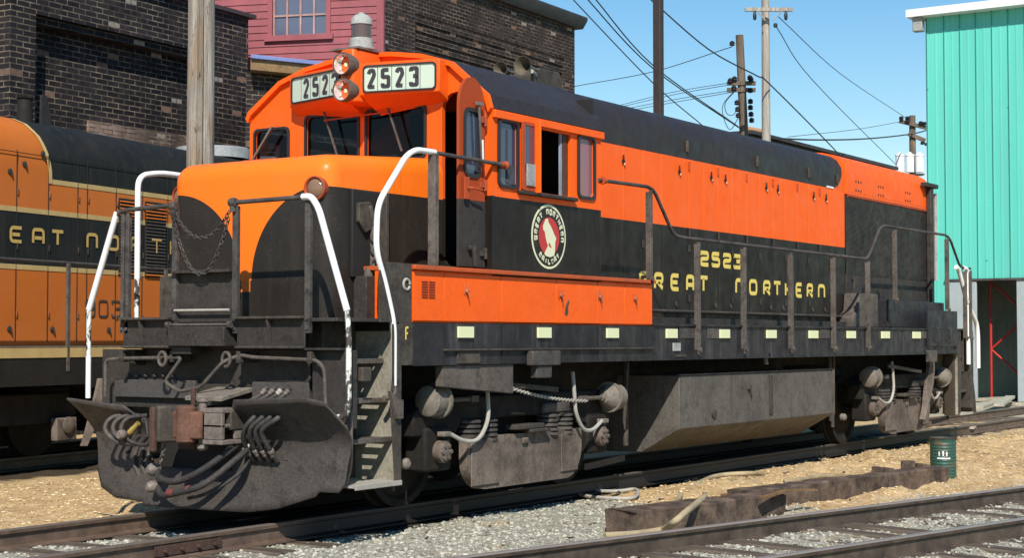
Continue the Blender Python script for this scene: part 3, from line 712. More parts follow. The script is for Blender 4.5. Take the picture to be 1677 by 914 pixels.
# B: leaning dark pole
Bb = at(1222, 300, 48); Bt = at(1211, 57, 48)
B = thing('utility_pole', 'short dark leaning utility pole carrying tangled wires and insulators', 'utility pole', (Bb.x, Bb.y, -.25))
dirB = (Bt-Bb)/(Bt.z-Bb.z)
base = Bb-dirB*(Bb.z+.25)
mb = MB(); mb.tube([base, Bb, Bt], .16, 12, r1=.115); mb.build('shaft', wood_brown, B)
for k, zz in enumerate((136, 147)):
    q = at(1214, zz, 47.9); mb = MB(); mb.beam(q-rt*.42, q+rt*.42, .1, .12); mb.build('crossarm', wood_brown, B)
for px, py in ((1203, 133), (1196, 136), (1202, 148), (1228, 131), (1230, 134), (1229, 152), (1207, 172), (1229, 170), (1208, 183), (1229, 180), (1209, 193), (1230, 191), (1231, 201), (1199, 75)):
    mb = MB(); q = at(px, py, 47.85); insul(mb, q.x, q.y, q.z, .09); mb.build('insulator', 'rubber', B)
# C: tall pale pole with crossarm
Cx, Cy = at_xy(1255, 45)
Cp = thing('utility_pole', 'tall pale utility pole with a crossarm near the top of the photo', 'utility pole', (Cx, Cy, -.25))
mb = MB(); mb.tube([(Cx, Cy, -.25), (Cx+.02*rt.x, Cy, 11.6)], .15, 12, r1=.105); mb.build('shaft', wood_gray, Cp)
q = at(1259, 15, 44.8); mb = MB(); mb.beam(q-rt*.66, q+rt*.66, .1, .1); mb.build('crossarm', wood_gray, Cp)
for px in (1236, 1287): mb = MB(); q = at(px, 24, 44.8); mb.lathe([(.03, -.14), (.05, -.1), (.055, 0), (.03, .1)], q, (0, 0, 1), 8); mb.build('insulator', 'rubber', Cp)
mb = MB(); q = at(1270, 41, 44.8); mb.lathe([(.03, -.06), (.06, -.04), (.06, .04), (.03, .06)], q, (0, 0, 1), 8)
mb.build('insulator', 'rubber', Cp)
mb = MB(); a = at(1281, 17, 44.7); b = at(1266, 33, 44.8); mb.beam(a, b, .02, .03); mb.build('brace', 'gray', Cp); mb = MB(); a = at(1240, 17, 44.7); b = at(1253, 33, 44.8); mb.beam(a, b, .02, .03); mb.build('brace', 'gray', Cp)
# D: distant pole with transformers
Dx, Dy = at_xy(1495, 72)
Dp = thing('utility_pole', 'distant utility pole with three pale transformers beside the turquoise shed', 'utility pole', (Dx, Dy, -.25))
q = at(1494, 189, 72); mb = MB(); mb.tube([(Dx, Dy, -.25), (q.x, q.y, q.z)], .19, 12, r1=.14); mb.build('shaft', wood_brown, Dp)
mb = MB(); a = at(1473, 198, 71.8); b = at(1517, 209, 71.8); mb.beam(a, b, .14, .16); mb.build('crossarm', wood_brown, Dp)
mb = MB(); a = at(1488, 219, 71.8); b = at(1515, 230, 71.8); mb.beam(a, b, .14, .16); mb.build('crossarm', wood_brown, Dp)
for px, py in ((1476, 194), (1486, 194), (1508, 202), (1514, 203), (1511, 235), (1518, 237), (1486, 199)):
    mb = MB(); q = at(px, py, 71.7); insul(mb, q.x, q.y, q.z-.05, .12); mb.build('insulator', 'rubber', Dp)
for px in (1474, 1490, 1506):
    q0 = at(px, 283, 71.2 if px != 1490 else 70.9); q1 = at(px, 254, 71.2 if px != 1490 else 70.9)
    mb = MB(); mb.lathe([(.05, 0), (.19, .02), (.19, .72), (.21, .74), (.21, .8), (.08, .86), (.05, .92)], q0, (0, 0, 1), 14); mb.build('transformer', 'white', Dp)
mb = MB(); a = at(1467, 286, 71.1); b = at(1512, 286, 71.1); mb.beam(a, b, .5, .06); mb.beam(at(1494, 284, 71.6), at(1494, 284, 70.8), .2, .08); mb.build('platform', 'rail', Dp)
def wire(pts, r=.012, drop=0, label='', grp=None):
    a = at(*pts[0]); b = at(*pts[-1])
    P_ = [at(*p) for p in pts] if len(pts) > 2 else sag(a, b, drop, 16)
    if len(pts) > 2: P_ = spline(P_, 6)
    mb = MB(); mb.tube(P_, r, 5); solo(mb, 'utility_wire', 'wirem', tuple(P_[0]), label, 'wire', grp)
wire([(900, -45, 40), (940, 0, 41), (1070, 136, 44), (1148, 203, 47), (1180, 232, 48)], .016, label='lowest of the three black wires slanting down the sky behind the dark post', grp='slanting wires')
wire([(920, -55, 40), (964, 0, 41), (1070, 112, 44), (1215, 212, 48)], .018, label='middle of the three black wires slanting down the sky behind the dark post', grp='slanting wires')
wire([(930, -60, 40), (977, 0, 41), (1070, 107, 44), (1209, 207, 48)], .018, label='uppermost of the three black wires slanting down the sky behind the dark post', grp='slanting wires')
wire([(1045, -20, 41), (1065, -2, 41), (1160, 80, 43), (1240, 124, 44.7), (1260, 137, 44.8), (1365, 243, 52), (1400, 285, 56)], .02, label='black wire crossing in front of the pale utility pole and dropping to the brown roof', grp='slanting wires')
wire([(925, 146, 60), (947, 140, 59), (1070, 117, 54), (1199, 76, 48)], .013, label='thin single wire rising from the dark brick building to the leaning pole')
for k, (y0, y1) in enumerate(((172, 134), (178, 137), (184, 147), (190, 150))):
    wire([(1000-14*k, y0+4, 62), (1100, (y0+y1)/2+(-2), 55), (1203, y1, 47.9)], .010, label='one of four thin wires fanning left from the leaning pole', grp='fan of thin wires')
wire([(1270, 41, 44.8), (1330, 130, 55), (1468, 270, 71)], .014, label='thin wire from the low insulator of the pale pole down to the transformers')
wire([(1275, 27, 44.8), (1376, 120, 58), (1484, 193, 71.6)], .013, label='thin wire from the pale pole crossarm to the distant pole crossarm')
wire([(1260, 226, 50), (1340, 229, 56), (1420, 227, 63), (1494, 219, 71.7), (1530, 209, 76)], .03, label='thick black cable passing the distant pole beside the turquoise shed')
wire([(1290, 224, 57), (1400, 212, 64), (1475, 199, 71.7)], .011, label='thin wire running left from the distant pole crossarm')
wire([(1203, 150, 47.8), (1188, 168, 47.8), (1190, 185, 47.8), (1200, 188, 47.8), (1208, 178, 47.8)], .012, label='looped slack wire hanging left of the leaning pole', grp='slack loops on the leaning pole')
wire([(1201, 150, 47.7), (1184, 172, 47.7), (1186, 195, 47.7), (1196, 212, 47.7), (1209, 193, 47.7)], .012, label='longer looped slack wire reaching down beside the leaning pole', grp='slack loops on the leaning pole')

# ================================================================== LOCOMOTIVE 2523 (x runs back from the front plate, z = 0 is the rail head)
LK = thing('diesel_locomotive', 'orange and black diesel locomotive with snow plow, white grab rails and 2523 number boards', 'locomotive', (0, 0, 0))
HX1 = 15.95           # rear of hood
# frame, deck, sill
mb = MB(); mb.box(.80, 15.6, -.6, .6, .75, 1.60); mb.box(.77, 15.62, -1.40, 1.40, 1.60, 1.675); mb.build('frame', 'under', LK)
mb = MB(); mb.box(.96, 5.285, -1.52, -1.49, 1.30, 1.672); mb.box(5.30, 15.60, -1.51, -1.48, 1.31, 1.69); mb.box(5.30, 15.6, -1.535, -1.40, 1.675, 1.70)
mb.box(5.30, 15.6, -1.53, -1.44, 1.30, 1.315)
mb.build('side_sill', painted('navy_black_sill', (.012, .011, .014), amt=.3, streak=.9, dust=(.075, .069, .072), rough=.45), LK, bevel=.004)
mb = MB(); mb.box(.77, 15.6, 1.48, 1.52, 1.30, 1.69); mb.build('side_sill', 'under', LK)
for x0, x1 in ((5.9, 6.28), (6.6, 7.2), (9.9, 10.25), (13.9, 14.3)):
    mb = MB(); mb.box(x0, x1, -1.52, -1.506, 1.54, 1.66); mb.build('access_cover', 'rail', LK, bevel=.003)
mb = MB(); mb.box(5.75, 5.93, -1.52, -1.506, 1.40, 1.49); mb.build('builder_plate', 'gray', LK, bevel=.004)
mb = MB(); mb.box(5.78, 6.05, -1.53, -1.506, 1.335, 1.365); mb.build('jack_pad', 'rail', LK)
# front side sheet with F
mb = MB(); mb.plate([(.78, 1.31), (.955, 1.31), (.955, 2.15), (1.60, 2.15), (1.60, 2.18), (.52, 2.18), (.52, 1.675), (.78, 1.675)], [], .02, lambda u, v, w_: (u, -1.50+w_, v))
mb.build('front_side_sheet', 'grime2', LK)
mb = MB(); glyph(mb, 'F', .845, .900, 1.52, 1.64, .018, lambda u, v: (u, -1.5235, v)); mb.build('letter_f', 'cream', LK, smooth=0)
# equipment box (orange) on the walkway beside the cab
mb = MB(); mb.box(.96, 5.285, -1.50, -1.1, 1.675, 2.13); mb.build('equipment_box', 'orange', LK, bevel=.008)
mb = MB(); mb.box(.955, 5.30, -1.55, -.96, 2.131, 2.17); mb.build('box_top', painted('worn_orange_ledge', (.52, .09, .02), amt=.5, streak=.4, dust=(.16, .08, .05)), LK, bevel=.005)
for a, b in ((.975, 1.42), (1.43, 2.33), (2.34, 3.30), (3.31, 4.10), (4.11, 4.66), (4.67, 5.275)):
    mb = MB(); mb.box(a, b, -1.513, -1.501, 1.69, 2.115); dp = mb.build('box_door', 'orange', LK, bevel=.004)
for x in (1.76, 3.38, 4.14, 4.88):
    mb = MB(); mb.cyl((x, -1.515, 1.965), (x, -1.545, 1.955), .020, 10); mb.box(x-.03, x-.018, -1.522, -1.514, 1.93, 2.02); mb.box(x+.018, x+.03, -1.522, -1.514, 1.93, 2.02); mb.beam((x, -1.54, 1.96), (x+.01, -1.548, 1.90), .016, .012)
    mb.build('latch', painted('dull_orange_latch', (.42, .13, .06)), LK, bevel=.002)
mb = MB()
for c in (0, 1):
    for k in range(7): mb.obox((1.13+.105*c, -1.519, 1.90+.022*k), (.085, .012, .008), Matrix.Rotation(.5, 3, 'X'))
mb.build('louvre', 'orange_dull', LK, smooth=0)
mb = MB(); mb.plate([(3.46, 1.78), (3.50, 1.76), (3.53, 1.80), (3.52, 1.85), (3.55, 1.90), (3.53, 1.92), (3.48, 1.86)], [], .003, lambda u, v, w_: (u, -1.5150+w_, v)); mb.build('paint_chip', 'grime2', LK, smooth=0)
# lower ledge under box with brackets
mb = MB(); mb.box(1.40, 5.29, -1.555, -1.521, 1.43, 1.446); mb.build('lower_ledge', 'grime2', LK)
mb = MB(); mb.box(1.60, 1.96, -1.535, -1.521, 1.315, 1.42); mb.build('data_plate', 'grime2', LK, bevel=.003)
mb = MB(); mb.box(2.75, 3.25, -1.60, -1.521, 1.28, 1.42); mb.box(2.85, 3.12, -1.58, -1.50, 1.16, 1.279); mb.build('journal_bracket', 'rail', LK, bevel=.01)
mb = MB(); mb.prism([(1.42, 1.298), (2.56, 1.298), (2.56, 1.02), (1.42, 1.11)], 'y', -1.50, -1.42); mb.build('battery_box', 'stan', LK, bevel=.008)
for k in range(11):
    x = 1.73+1.323*k; wd = .115 if k < 3 else .10+.006*k
    mb = MB(); mb.box(x-wd, x+wd, -1.545 if k < 3 else -1.54, -1.5215 if k < 3 else -1.512, 1.545, 1.645); mb.build('reflector', 'refl', LK)

# short hood / nose
def build_nose():
    me = bpy.data.meshes.new('nose'); bm = bmesh.new(); bmesh.ops.create_cube(bm, size=1)
    for v in bm.verts: v.co = Vector((.52 if v.co.x < 0 else 2.19, v.co.y*1.9, 1.68 if v.co.z < 0 else 3.13))
    es = []
    for e in bm.edges:
        a, b = e.verts; mx = (a.co.x+b.co.x)/2; mz = (a.co.z+b.co.z)/2; my = (a.co.y+b.co.y)/2
        if (abs(a.co.z-b.co.z) > .5 and mx < 1) or (mz > 3 and (mx < 1 or abs(my) > .5 and abs(a.co.x-b.co.x) > .5)): es.append(e)
    bmesh.ops.bevel(bm, geom=es, offset=.17, segments=7, affect='EDGES', profile=.5)
    for v in bm.verts:
        if v.co.z > 2.9: v.co.z += (v.co.x-.52)*.07
    bm.to_mesh(me); bm.free(); me.materials.append(MT['nose']); me.shade_smooth(); me.set_sharp_from_angle(angle=R(50))
    o = bpy.data.objects.new('nose', me); COL.objects.link(o); o.parent = LK; W[o] = W[LK].copy(); return o
nose = build_nose()
mb = MB(); mb.lathe([(.10, -.06), (.108, .0), (.108, .05), (.098, .055), (.088, .045), (.088, .03)], (.545, -.80, 2.83), (-1, -.12, 0), 24); hl = mb.build('class_lamp', 'orange_dull', LK)
mb = MB(); mb.lathe([(.087, .028), (.075, .045), (.045, .055), (.01, .06)], (.545, -.80, 2.83), (-1, -.12, 0), 24); mb.build('lens', 'lens', hl)
mb = MB(); mb.lathe([(.10, -.06), (.108, .0), (.108, .05), (.098, .055), (.088, .045), (.088, .03)], (.60, .86, 2.83), (-1, .28, 0), 24); hl = mb.build('class_lamp', 'orange_dull', LK)
mb = MB(); mb.lathe([(.087, .028), (.075, .045), (.045, .055), (.01, .06)], (.60, .86, 2.83), (-1, .28, 0), 24); mb.build('lens', 'lens', hl)
# hand brake housing on the nose side
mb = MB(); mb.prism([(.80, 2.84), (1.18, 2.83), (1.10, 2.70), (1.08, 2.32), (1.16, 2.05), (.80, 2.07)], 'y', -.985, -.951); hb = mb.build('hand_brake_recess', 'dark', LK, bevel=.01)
mb = MB(); mb.prism([(.84, 2.72), (1.0, 2.74), (1.05, 2.66), (1.04, 2.50), (.93, 2.46), (.84, 2.56)], 'y', -1.03, -.986); mb.build('brake_gear_case', 'grime2', hb, bevel=.01)
mb = MB(); mb.beam((.98, -1.03, 2.70), (1.04, -1.04, 2.52), .03, .04); mb.beam((1.04, -1.04, 2.52), (1.0, -1.045, 2.44), .03, .035); mb.build('brake_lever', 'stan', hb, bevel=.006)
mb = MB(); chain(mb, [(1.0, -1.05, 2.45), (1.01, -1.05, 2.3), (1.0, -1.04, 2.12)], .075, .012); mb.build('brake_chain', 'stan', hb)
mb = MB(); mb.box(1.18, 1.22, -1.06, -.952, 2.07, 2.83); mb.build('bracket', 'grime2', hb, bevel=.005)
mb = MB(); mb.cyl((.98, -1.02, 2.1), (.98, -1.02, 1.78), .03, 10); mb.lathe([(.04, 0), (.05, .05), (.04, .2), (.03, .24)], (.98, -1.02, 1.92), (0, 0, 1), 12); mb.build('chain_guide', 'stan', hb)
mb = MB(); mb.box(.85, 1.9, -1.1, -.955, 1.676, 2.08); mb.build('nose_side_box', 'grime', LK, bevel=.006)
mb = MB(); mb.tube(smooth3([(1.32, -1.503, 1.90), (1.32, -1.52, 1.96), (1.36, -1.53, 1.98), (1.40, -1.52, 1.96), (1.40, -1.503, 1.90)], .03), .011, 6)
ringp = [(.875+.045*math.cos(a), -1.515, 2.0+.045*math.sin(a)) for a in [k*math.pi/8 for k in range(16)]]
mb = MB(); mb.tube(ringp, .012, 6); mb.build('lifting_ring', 'pale', LK)

# cab
ROOFP = [(-1.50, 3.66), (-1.46, 3.79), (-1.06, 4.13), (-.72, 4.235), (-.36, 4.29), (0, 4.31), (.36, 4.29), (.72, 4.235), (1.06, 4.13), (1.465, 3.85), (1.50, 3.78)]
front = [(-1.50, 1.685)]+ROOFP+[(1.50, 1.685)]
doorhole = rrect(-1.40, -.93, 2.19, 3.86, .16)
winholes = [rrect(.08, .74, 3.27, 3.75, .05), rrect(-.73, -.03, 3.27, 3.75, .05), rrect(.98, 1.42, 3.26, 3.66, .06)]
mb = MB(); mb.plate(front, [doorhole]+winholes, .05, lambda u, v, w_: (2.225+w_, u, v)); 
fw_ = mb.build('cab_front', mask_paint('cab_front_paint', lambda x, y, z: z.gt(2.86), rough=.38, orange=NOSE_ORANGE), LK)
mb = MB(); mb.plate(front, [rrect(1.05, 1.40, 3.2, 3.6, .06)], .04, lambda u, v, w_: (4.18+w_, u, v)); mb.build('cab_rear', 'cab_side', LK)
for i, h in enumerate(winholes):
    us = [p[0] for p in h]; vz = [p[1] for p in h]; a, b, c, d = min(us), max(us), min(vz), max(vz)
    mb = MB(); mb.plate(rrect(a-.022, b+.022, c-.022, d+.022, .06), [rrect(a+.004, b-.004, c+.004, d-.004, .045)], .022, lambda u, v, w_: (2.195+w_, u, v)); wn = mb.build('window', 'rubber', LK)
    mb = MB(); mb.box(2.222, 2.228, a, b, c, d); mb.build('pane', 'glass', wn)
# roof: bead and black sheet
outer = [(y*1.012, z+.012) for y, z in ROOFP]
mb = MB(); inner = [(y*.99, z-.03) for y, z in ROOFP]
mb.plate(outer+inner[::-1], [], .05, lambda u, v, w_: (2.175+w_, u, v)); mb.build('roof_bead', 'orange', LK, bevel=.006)
mb = MB(); mb.prism(outer+inner[::-1], 'x', 2.201, 4.22); mb.build('cab_roof', 'roof', LK, smooth=30)
mb = MB(); mb.box(2.20, 4.22, -1.535, -1.50, 3.585, 3.66); mb.build('drip_rail', 'orange', LK, bevel=.006)
# cab sides
holes = [rrect(2.31, 2.615, 2.97, 3.57, .05), rrect(2.90, 3.60, 2.95, 3.57, .02), rrect(3.75, 4.05, 2.97, 3.57, .06)]
def side(y, mt):
    mb = MB(); mb.plate([(2.253, 1.685), (4.155, 1.685), (4.155, 3.66), (2.253, 3.66)], holes, .04, lambda u, v, w_: (u, y+w_, v)); return mb.build('cab_side', mt, LK)
side(-1.48, 'cab_side'); side(1.48, 'cab_side')
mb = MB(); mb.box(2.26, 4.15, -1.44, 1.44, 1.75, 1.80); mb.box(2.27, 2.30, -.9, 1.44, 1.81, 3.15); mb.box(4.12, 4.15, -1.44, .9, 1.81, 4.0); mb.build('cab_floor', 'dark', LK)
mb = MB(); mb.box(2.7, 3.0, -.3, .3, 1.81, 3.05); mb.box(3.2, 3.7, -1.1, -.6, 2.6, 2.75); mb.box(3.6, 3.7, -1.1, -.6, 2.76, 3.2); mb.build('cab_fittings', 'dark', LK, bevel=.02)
for a, b, g in ((2.31, 2.615, 'glass_blue'), (3.75, 4.05, 'glass_pink')):
    mb = MB(); mb.plate(rrect(a-.025, b+.025, 2.945, 3.595, .065), [rrect(a+.005, b-.005, 2.975, 3.565, .045)], .024, lambda u, v, w_: (u, -1.508+w_, v)); wn = mb.build('window', 'rubber', LK)
    mb = MB(); mb.box(a, b, -1.485, -1.475, 2.97, 3.57); mb.build('pane', g, wn)
mb = MB(); mb.box(2.46, 2.475, -1.495, -1.486, 3.0, 3.5); mb.box(2.475, 2.60, -1.495, -1.486, 2.99, 3.18); mb.build('inner_partition', painted('blue_grey_paint', (.07, .075, .10)), LK)
# open sash, jamb and sliding pane
mb = MB(); mb.plate(rrect(2.66, 2.885, 2.945, 3.60, .02), [rrect(2.70, 2.862, 2.99, 3.57, .02)], .02, lambda u, v, w_: (u, -1.535+w_, v)); sh = mb.build('window_sash', 'orange_dull', LK, bevel=.004)
mb = MB(); mb.box(2.70, 2.865, -1.537, -1.533, 3.19, 3.57); mb.build('pane', 'glass_blue', sh)
mb = MB(); mb.box(2.71, 2.86, -1.56, -1.546, 2.99, 3.20); mb.build('wind_deflector', painted('pale_dirty_glass', (.34, .36, .36), amt=.5), sh, bevel=.003)
mb = MB(); mb.box(2.875, 2.90, -1.60, -1.525, 2.93, 3.62); mb.build('deflector_post', 'orange', LK, bevel=.004)
mb = MB(); mb.box(3.47, 3.50, -1.46, -1.44, 2.95, 3.57); mb.build('sash_edge', painted('light_blue_edge', (.30, .36, .45)), LK); 
mb = MB(); mb.box(3.50, 3.60, -1.47, -1.45, 2.95, 3.57); mb.build('window_jamb', painted('brown_jamb', (.09, .04, .025)), LK)
mb = MB(); mb.box(2.62, 3.66, -1.56, -1.501, 2.905, 2.94); mb.build('arm_rest', 'grime', LK, bevel=.008)
# open cab door, swung to stand in line with the cab side
mb = MB()
def dfn(u, v, w_):   # u from hinge 0 to .5
    a = R(91); u = u*.84+.035; return (2.19-math.sin(a)*u+w_*math.cos(a), -1.435+math.cos(a)*u*1.0+w_*math.sin(a), v)
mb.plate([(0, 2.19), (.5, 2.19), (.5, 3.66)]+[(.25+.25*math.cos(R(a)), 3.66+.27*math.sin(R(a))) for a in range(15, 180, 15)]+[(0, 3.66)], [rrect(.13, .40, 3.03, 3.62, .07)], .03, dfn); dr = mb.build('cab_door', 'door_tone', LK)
mb = MB(); mb.plate(rrect(.105, .425, 3.005, 3.645, .09), [rrect(.14, .39, 3.04, 3.61, .06)], .06, dfn); dw = mb.build('window', 'rubber', dr)
mb = MB(); mb.plate(rrect(.13, .40, 3.03, 3.62, .07), [], .01, dfn); mb.build('pane', 'glass_blue', dw)
mb = MB(); p0 = Vector(dfn(.42, 2.90, -.05)); mb.obox(p0, (.06, .02, .2), Matrix.Identity(3)); mb.tube(smooth3([p0, p0+Vector((0, -.05, 0)), p0+Vector((.16, -.06, -.01))], .03), .012, 6); mb.build('handle', 'orange_dull', dr)
for z in (2.32, 2.95, 3.55):
    p = Vector(dfn(.02, z, -.03)); mb = MB(); mb.cyl(p-Vector((0, 0, .05)), p+Vector((0, 0, .05)), .02, 8); mb.obox(p+Vector((-.04, 0, 0)), (.08, .02, .05), Matrix.Identity(3)); mb.build('hinge', 'orange_dull' if z > 2.8 else 'grime2', dr)
a = Vector(dfn(.18, 3.68, -.05)); b_ = Vector(dfn(.13, 3.18, -.055)); 
mb = MB(); mb.beam(a, b_, .012, .02); mb.beam(a+Vector((-.04, 0, .01)), a+Vector((.05, 0, .01)), .03, .03); mb.build('wiper', 'steel', dr)
mb = MB(); mb.beam(Vector(dfn(.13, 3.36, -.06)), Vector(dfn(.12, 3.14, -.06)), .012, .02); mb.build('wiper_blade', 'white', dr)
mb = MB(); p = Vector(dfn(.30, 2.36, -.045)); mb.beam(p+Vector((-.05, 0, 0)), p+Vector((.05, 0, 0)), .03, .04); mb.beam(p+Vector((0, -.02, 0)), p+Vector((.02, -.02, -.17)), .03, .04); mb.build('door_catch', 'grime2', dr, bevel=.006)
# wipers over the centre windows
mb = MB()
for y in (.46, -.33):
    mb = MB(); mb.beam((2.12, y, 3.80), (2.14, y-.17, 3.33), .022, .014); mb.build('wiper', 'stan', LK)
mb = MB(); mb.beam((2.11, .44, 3.69), (2.11, -.35, 3.715), .014, .014); mb.build('wiper_link', 'orange_dull', LK)
mb = MB(); mb.beam((2.12, 1.12, 3.68), (2.12, 1.38, 3.36), .03, .02); mb.build('wiper', 'steel', LK)
mb = MB(); mb.box(2.0, 2.19, 1.0, 1.42, 3.30, 3.345); mb.build('mirror_bracket', 'orange_dull', LK, bevel=.008)
mb = MB(); mb.tube(smooth3([(2.05, .12, 3.20), (2.05, .12, 3.27), (2.05, .62, 3.27), (2.05, .62, 3.20)], .04), .013, 6); mb.build('grab_iron', 'orange', LK)
# number board housings and headlights
def nb(side_, pin, pout, label):
    (xi, yi), (xo, yo) = pin, pout; z0, z1 = 3.875, 4.135
    mb = MB(); pts = [(xi, yi), (xo, yo), (2.20, yo), (2.20, yi)]
    v = [(p[0], p[1], 3.855) for p in pts]+[(p[0]+(.0 if p[0] < 2.2 else 0), p[1], 4.165) for p in pts]+[(2.199, yi, 3.70), (2.199, yo, 3.78)]
    mb.add(v, [(0, 1, 5, 4), (4, 5, 6, 7), (1, 2, 6, 5), (0, 3, 7, 4), (0, 1, 9, 8), (1, 2, 9), (0, 3, 8)]); bd = mb.build('number_board', 'nose_plain', LK, bevel=.008)
    d = Vector((xo-xi, yo-yi, 0)); L = d.length; d.normalize(); nrm = Vector((d.y, -d.x, 0)); 
    if nrm.x > 0: nrm = -nrm
    o = Vector((xi, yi, 0))
    rev = side_ < 0   # reading direction runs toward -y
    def fn(u, v_, w_=0):
        uu = u if rev else L-u
        q = o+d*uu+nrm*w_; return (q.x, q.y, v_)
    mb = MB(); mb.plate(rrect(.045, L-.03, z0, z1, .04), [rrect(.058, L-.043, z0+.013, z1-.013, .032)], .02, lambda u, v_, w_: fn(u, v_, w_+.010)); fr = mb.build('frame', 'rubber', bd)
    mb = MB(); mb.plate(rrect(.05, L-.035, z0+.008, z1-.008, .03), [], .004, lambda u, v_, w_: fn(u, v_, w_+.004)); mb.build('glass', 'board', bd)
    mb = MB(); st = (L-.10)/5; u0 = .055
    off = 0 if rev else 1
    for i, ch in enumerate(('b', '5', 'b', '3')):
        a = u0+(i+off)*st+.028; glyph(mb, ch, a, a+st*.70, z0+.032, z1-.032, .040, lambda u, v_: fn(u, v_, .0075), r=.12)
    mb.build('number_2523', 'digit', bd, smooth=0)
    mb = MB()
    for i in range(1, 5): mb.ribbon([(u0+st*i-.003, z0+.015), (u0+st*i-.003, z1-.015)], .006, lambda u, v_: fn(u, v_, .0072))
    mb.build('divider', 'digit', bd, smooth=0)
MT['nose_plain'] = painted('cab_front_orange', NOSE_ORANGE, amt=.15, streak=.12, dust=(.32, .07, .025), rough=.38)
nb(-1, (1.86, -.20), (2.06, -1.0), '')
nb(1, (1.86, .0), (2.08, .86), '')
mb = MB(); mb.prism([(1.86, -.205), (1.80, -.17), (1.79, -.10), (1.80, -.03), (1.86, .005), (2.2, .005), (2.2, -.205)], 'z', 3.79, 4.30); mb.build('headlight_housing', 'nose_plain', LK, bevel=.015)
for z in (4.15, 3.90):
    c = (1.765, -.10, z); mb = MB(); mb.lathe([(.108, -.09), (.112, .02), (.108, .05), (.098, .05), (.098, -.08)], c, (-1, 0, 0), 24); h_ = mb.build('headlight', 'stan', LK)
    mb = MB(); mb.lathe([(.0965, .040), (.092, .005), (.080, -.03), (.058, -.055), (.03, -.068), (.004, -.072)], c, (-1, 0, 0), 28, caps=(0, 1)); mb.build('reflector', 'chrome', h_, smooth=80)
    for k in range(6):
        a_ = k*math.pi/3+.3; mb = MB(); mb.beam((c[0]+.055, c[1]+.03*math.cos(a_), c[2]+.03*math.sin(a_)), (c[0]-.0, c[1]+.088*math.cos(a_), c[2]+.088*math.sin(a_)), .006, .006); mb.build('reflector_rib', 'digit', h_)
    mb = MB(); mb.lathe([(.016, -.068), (.022, -.045), (.022, -.02), (.008, -.012)], c, (-1, 0, 0), 16); mb.build('bulb', 'refl', h_)
mb = MB(); mb.box(1.82, 2.2, -.22, .12, 4.302, 4.325); mb.build('beacon_plate', 'steel', LK, bevel=.004)
bo = (2.02, -.10, 4.325)
mb = MB(); mb.lathe([(.13, 0), (.13, .02), (.115, .03), (.115, .10), (.10, .11)], bo, (0, 0, 1), 24); bc = mb.build('beacon', 'gray', LK)
mb = MB(); mb.lathe([(.098, .111), (.098, .24)], bo, (0, 0, 1), 24); mb.build('amber_lens', darkglass('smoked_amber', (.10, .055, .03), .15), bc)
mb = MB(); mb.lathe([(.108, .241), (.108, .255), (.10, .30), (.07, .335), (.03, .35), (.03, .362), (.005, .366)], bo, (0, 0, 1), 24); mb.build('cap', 'gray', bc)
# horns and roof box
for hx, hy, hz, L, r in ((4.42, -.42, 4.47, .36, .105), (4.42, -.13, 4.46, .30, .085)):
    mb = MB(); prof = [(.018+(r-.018)*(k/10)**2.6, L*k/10) for k in range(11)]; prof += [(r*.96, L), (r*.5, L*.8), (.01, L*.5)]
    mb.lathe(prof, (hx+L*.75, hy, hz), (-1, -.1, 0), 20); mb.box(hx+L*.45, hx+L*.55, hy-.02, hy+.02, 4.27, hz-.01); mb.build('horn', MT.setdefault('brass', painted('tarnished_brass', (.10, .085, .06), amt=.5, dust=(.2, .17, .12))), LK)
mb = MB(); mb.prism([(4.70, 4.27), (4.70, 4.44), (4.78, 4.52), (5.18, 4.52), (5.26, 4.42), (5.26, 4.27)], 'y', -.40, .0); mb.build('roof_box', 'grime2', LK, bevel=.015)
mb = MB(); mb.cyl((4.45, -.50, 4.42), (4.72, -.38, 4.42), .022, 10); mb.build('air_pipe', 'pale', LK)

# emblem on the cab side
EC = (3.185, 2.53); ER = .315
def en(r, n=48): return [(EC[0]+r*math.cos(2*math.pi*k/n), EC[1]+r*math.sin(2*math.pi*k/n)) for k in range(n)]
MT['emb_cream'] = M('emblem_cream', .45).color((.74, .74, .50)).m; MT['emb_red'] = M('emblem_red', .45).color((.50, .03, .03)).m
em = MB().plate(en(ER), [], .002, lambda u, v, w_: (u, -1.5020+w_, v)).build('emblem', 'emb_cream', LK, smooth=0)
MB().plate(en(ER*.925), [], .001, lambda u, v, w_: (u, -1.5045+w_, v)).build('black_ring', 'black', em, smooth=0)
MB().plate(en(ER*.60), [], .001, lambda u, v, w_: (u, -1.5065+w_, v)).build('red_centre', 'emb_red', em, smooth=0)
goat = [(300, 285), (325, 283), (330, 320), (350, 350), (375, 400), (395, 450), (417, 490), (407, 540), (405, 600), (400, 660), (395, 690), (350, 712), (300, 700), (285, 680), (300, 640), (325, 590), (310, 540), (300, 500), (290, 430), (272, 410), (270, 370), (285, 330)]
gp_ = [(EC[0]+(x-340)/192*ER, EC[1]-(y-482)/362*ER) for x, y in goat]
nt_ = [(EC[0]+(x-340)/192*ER, EC[1]-(y-482)/362*ER) for x, y in [(340, 545), (352, 570), (367, 612), (345, 600), (330, 575)]]
MB().plate(gp_, [nt_], .001, lambda u, v, w_: (u, -1.5085+w_, v)).build('goat_figure', 'emb_cream', em, smooth=0)
mb = MB()
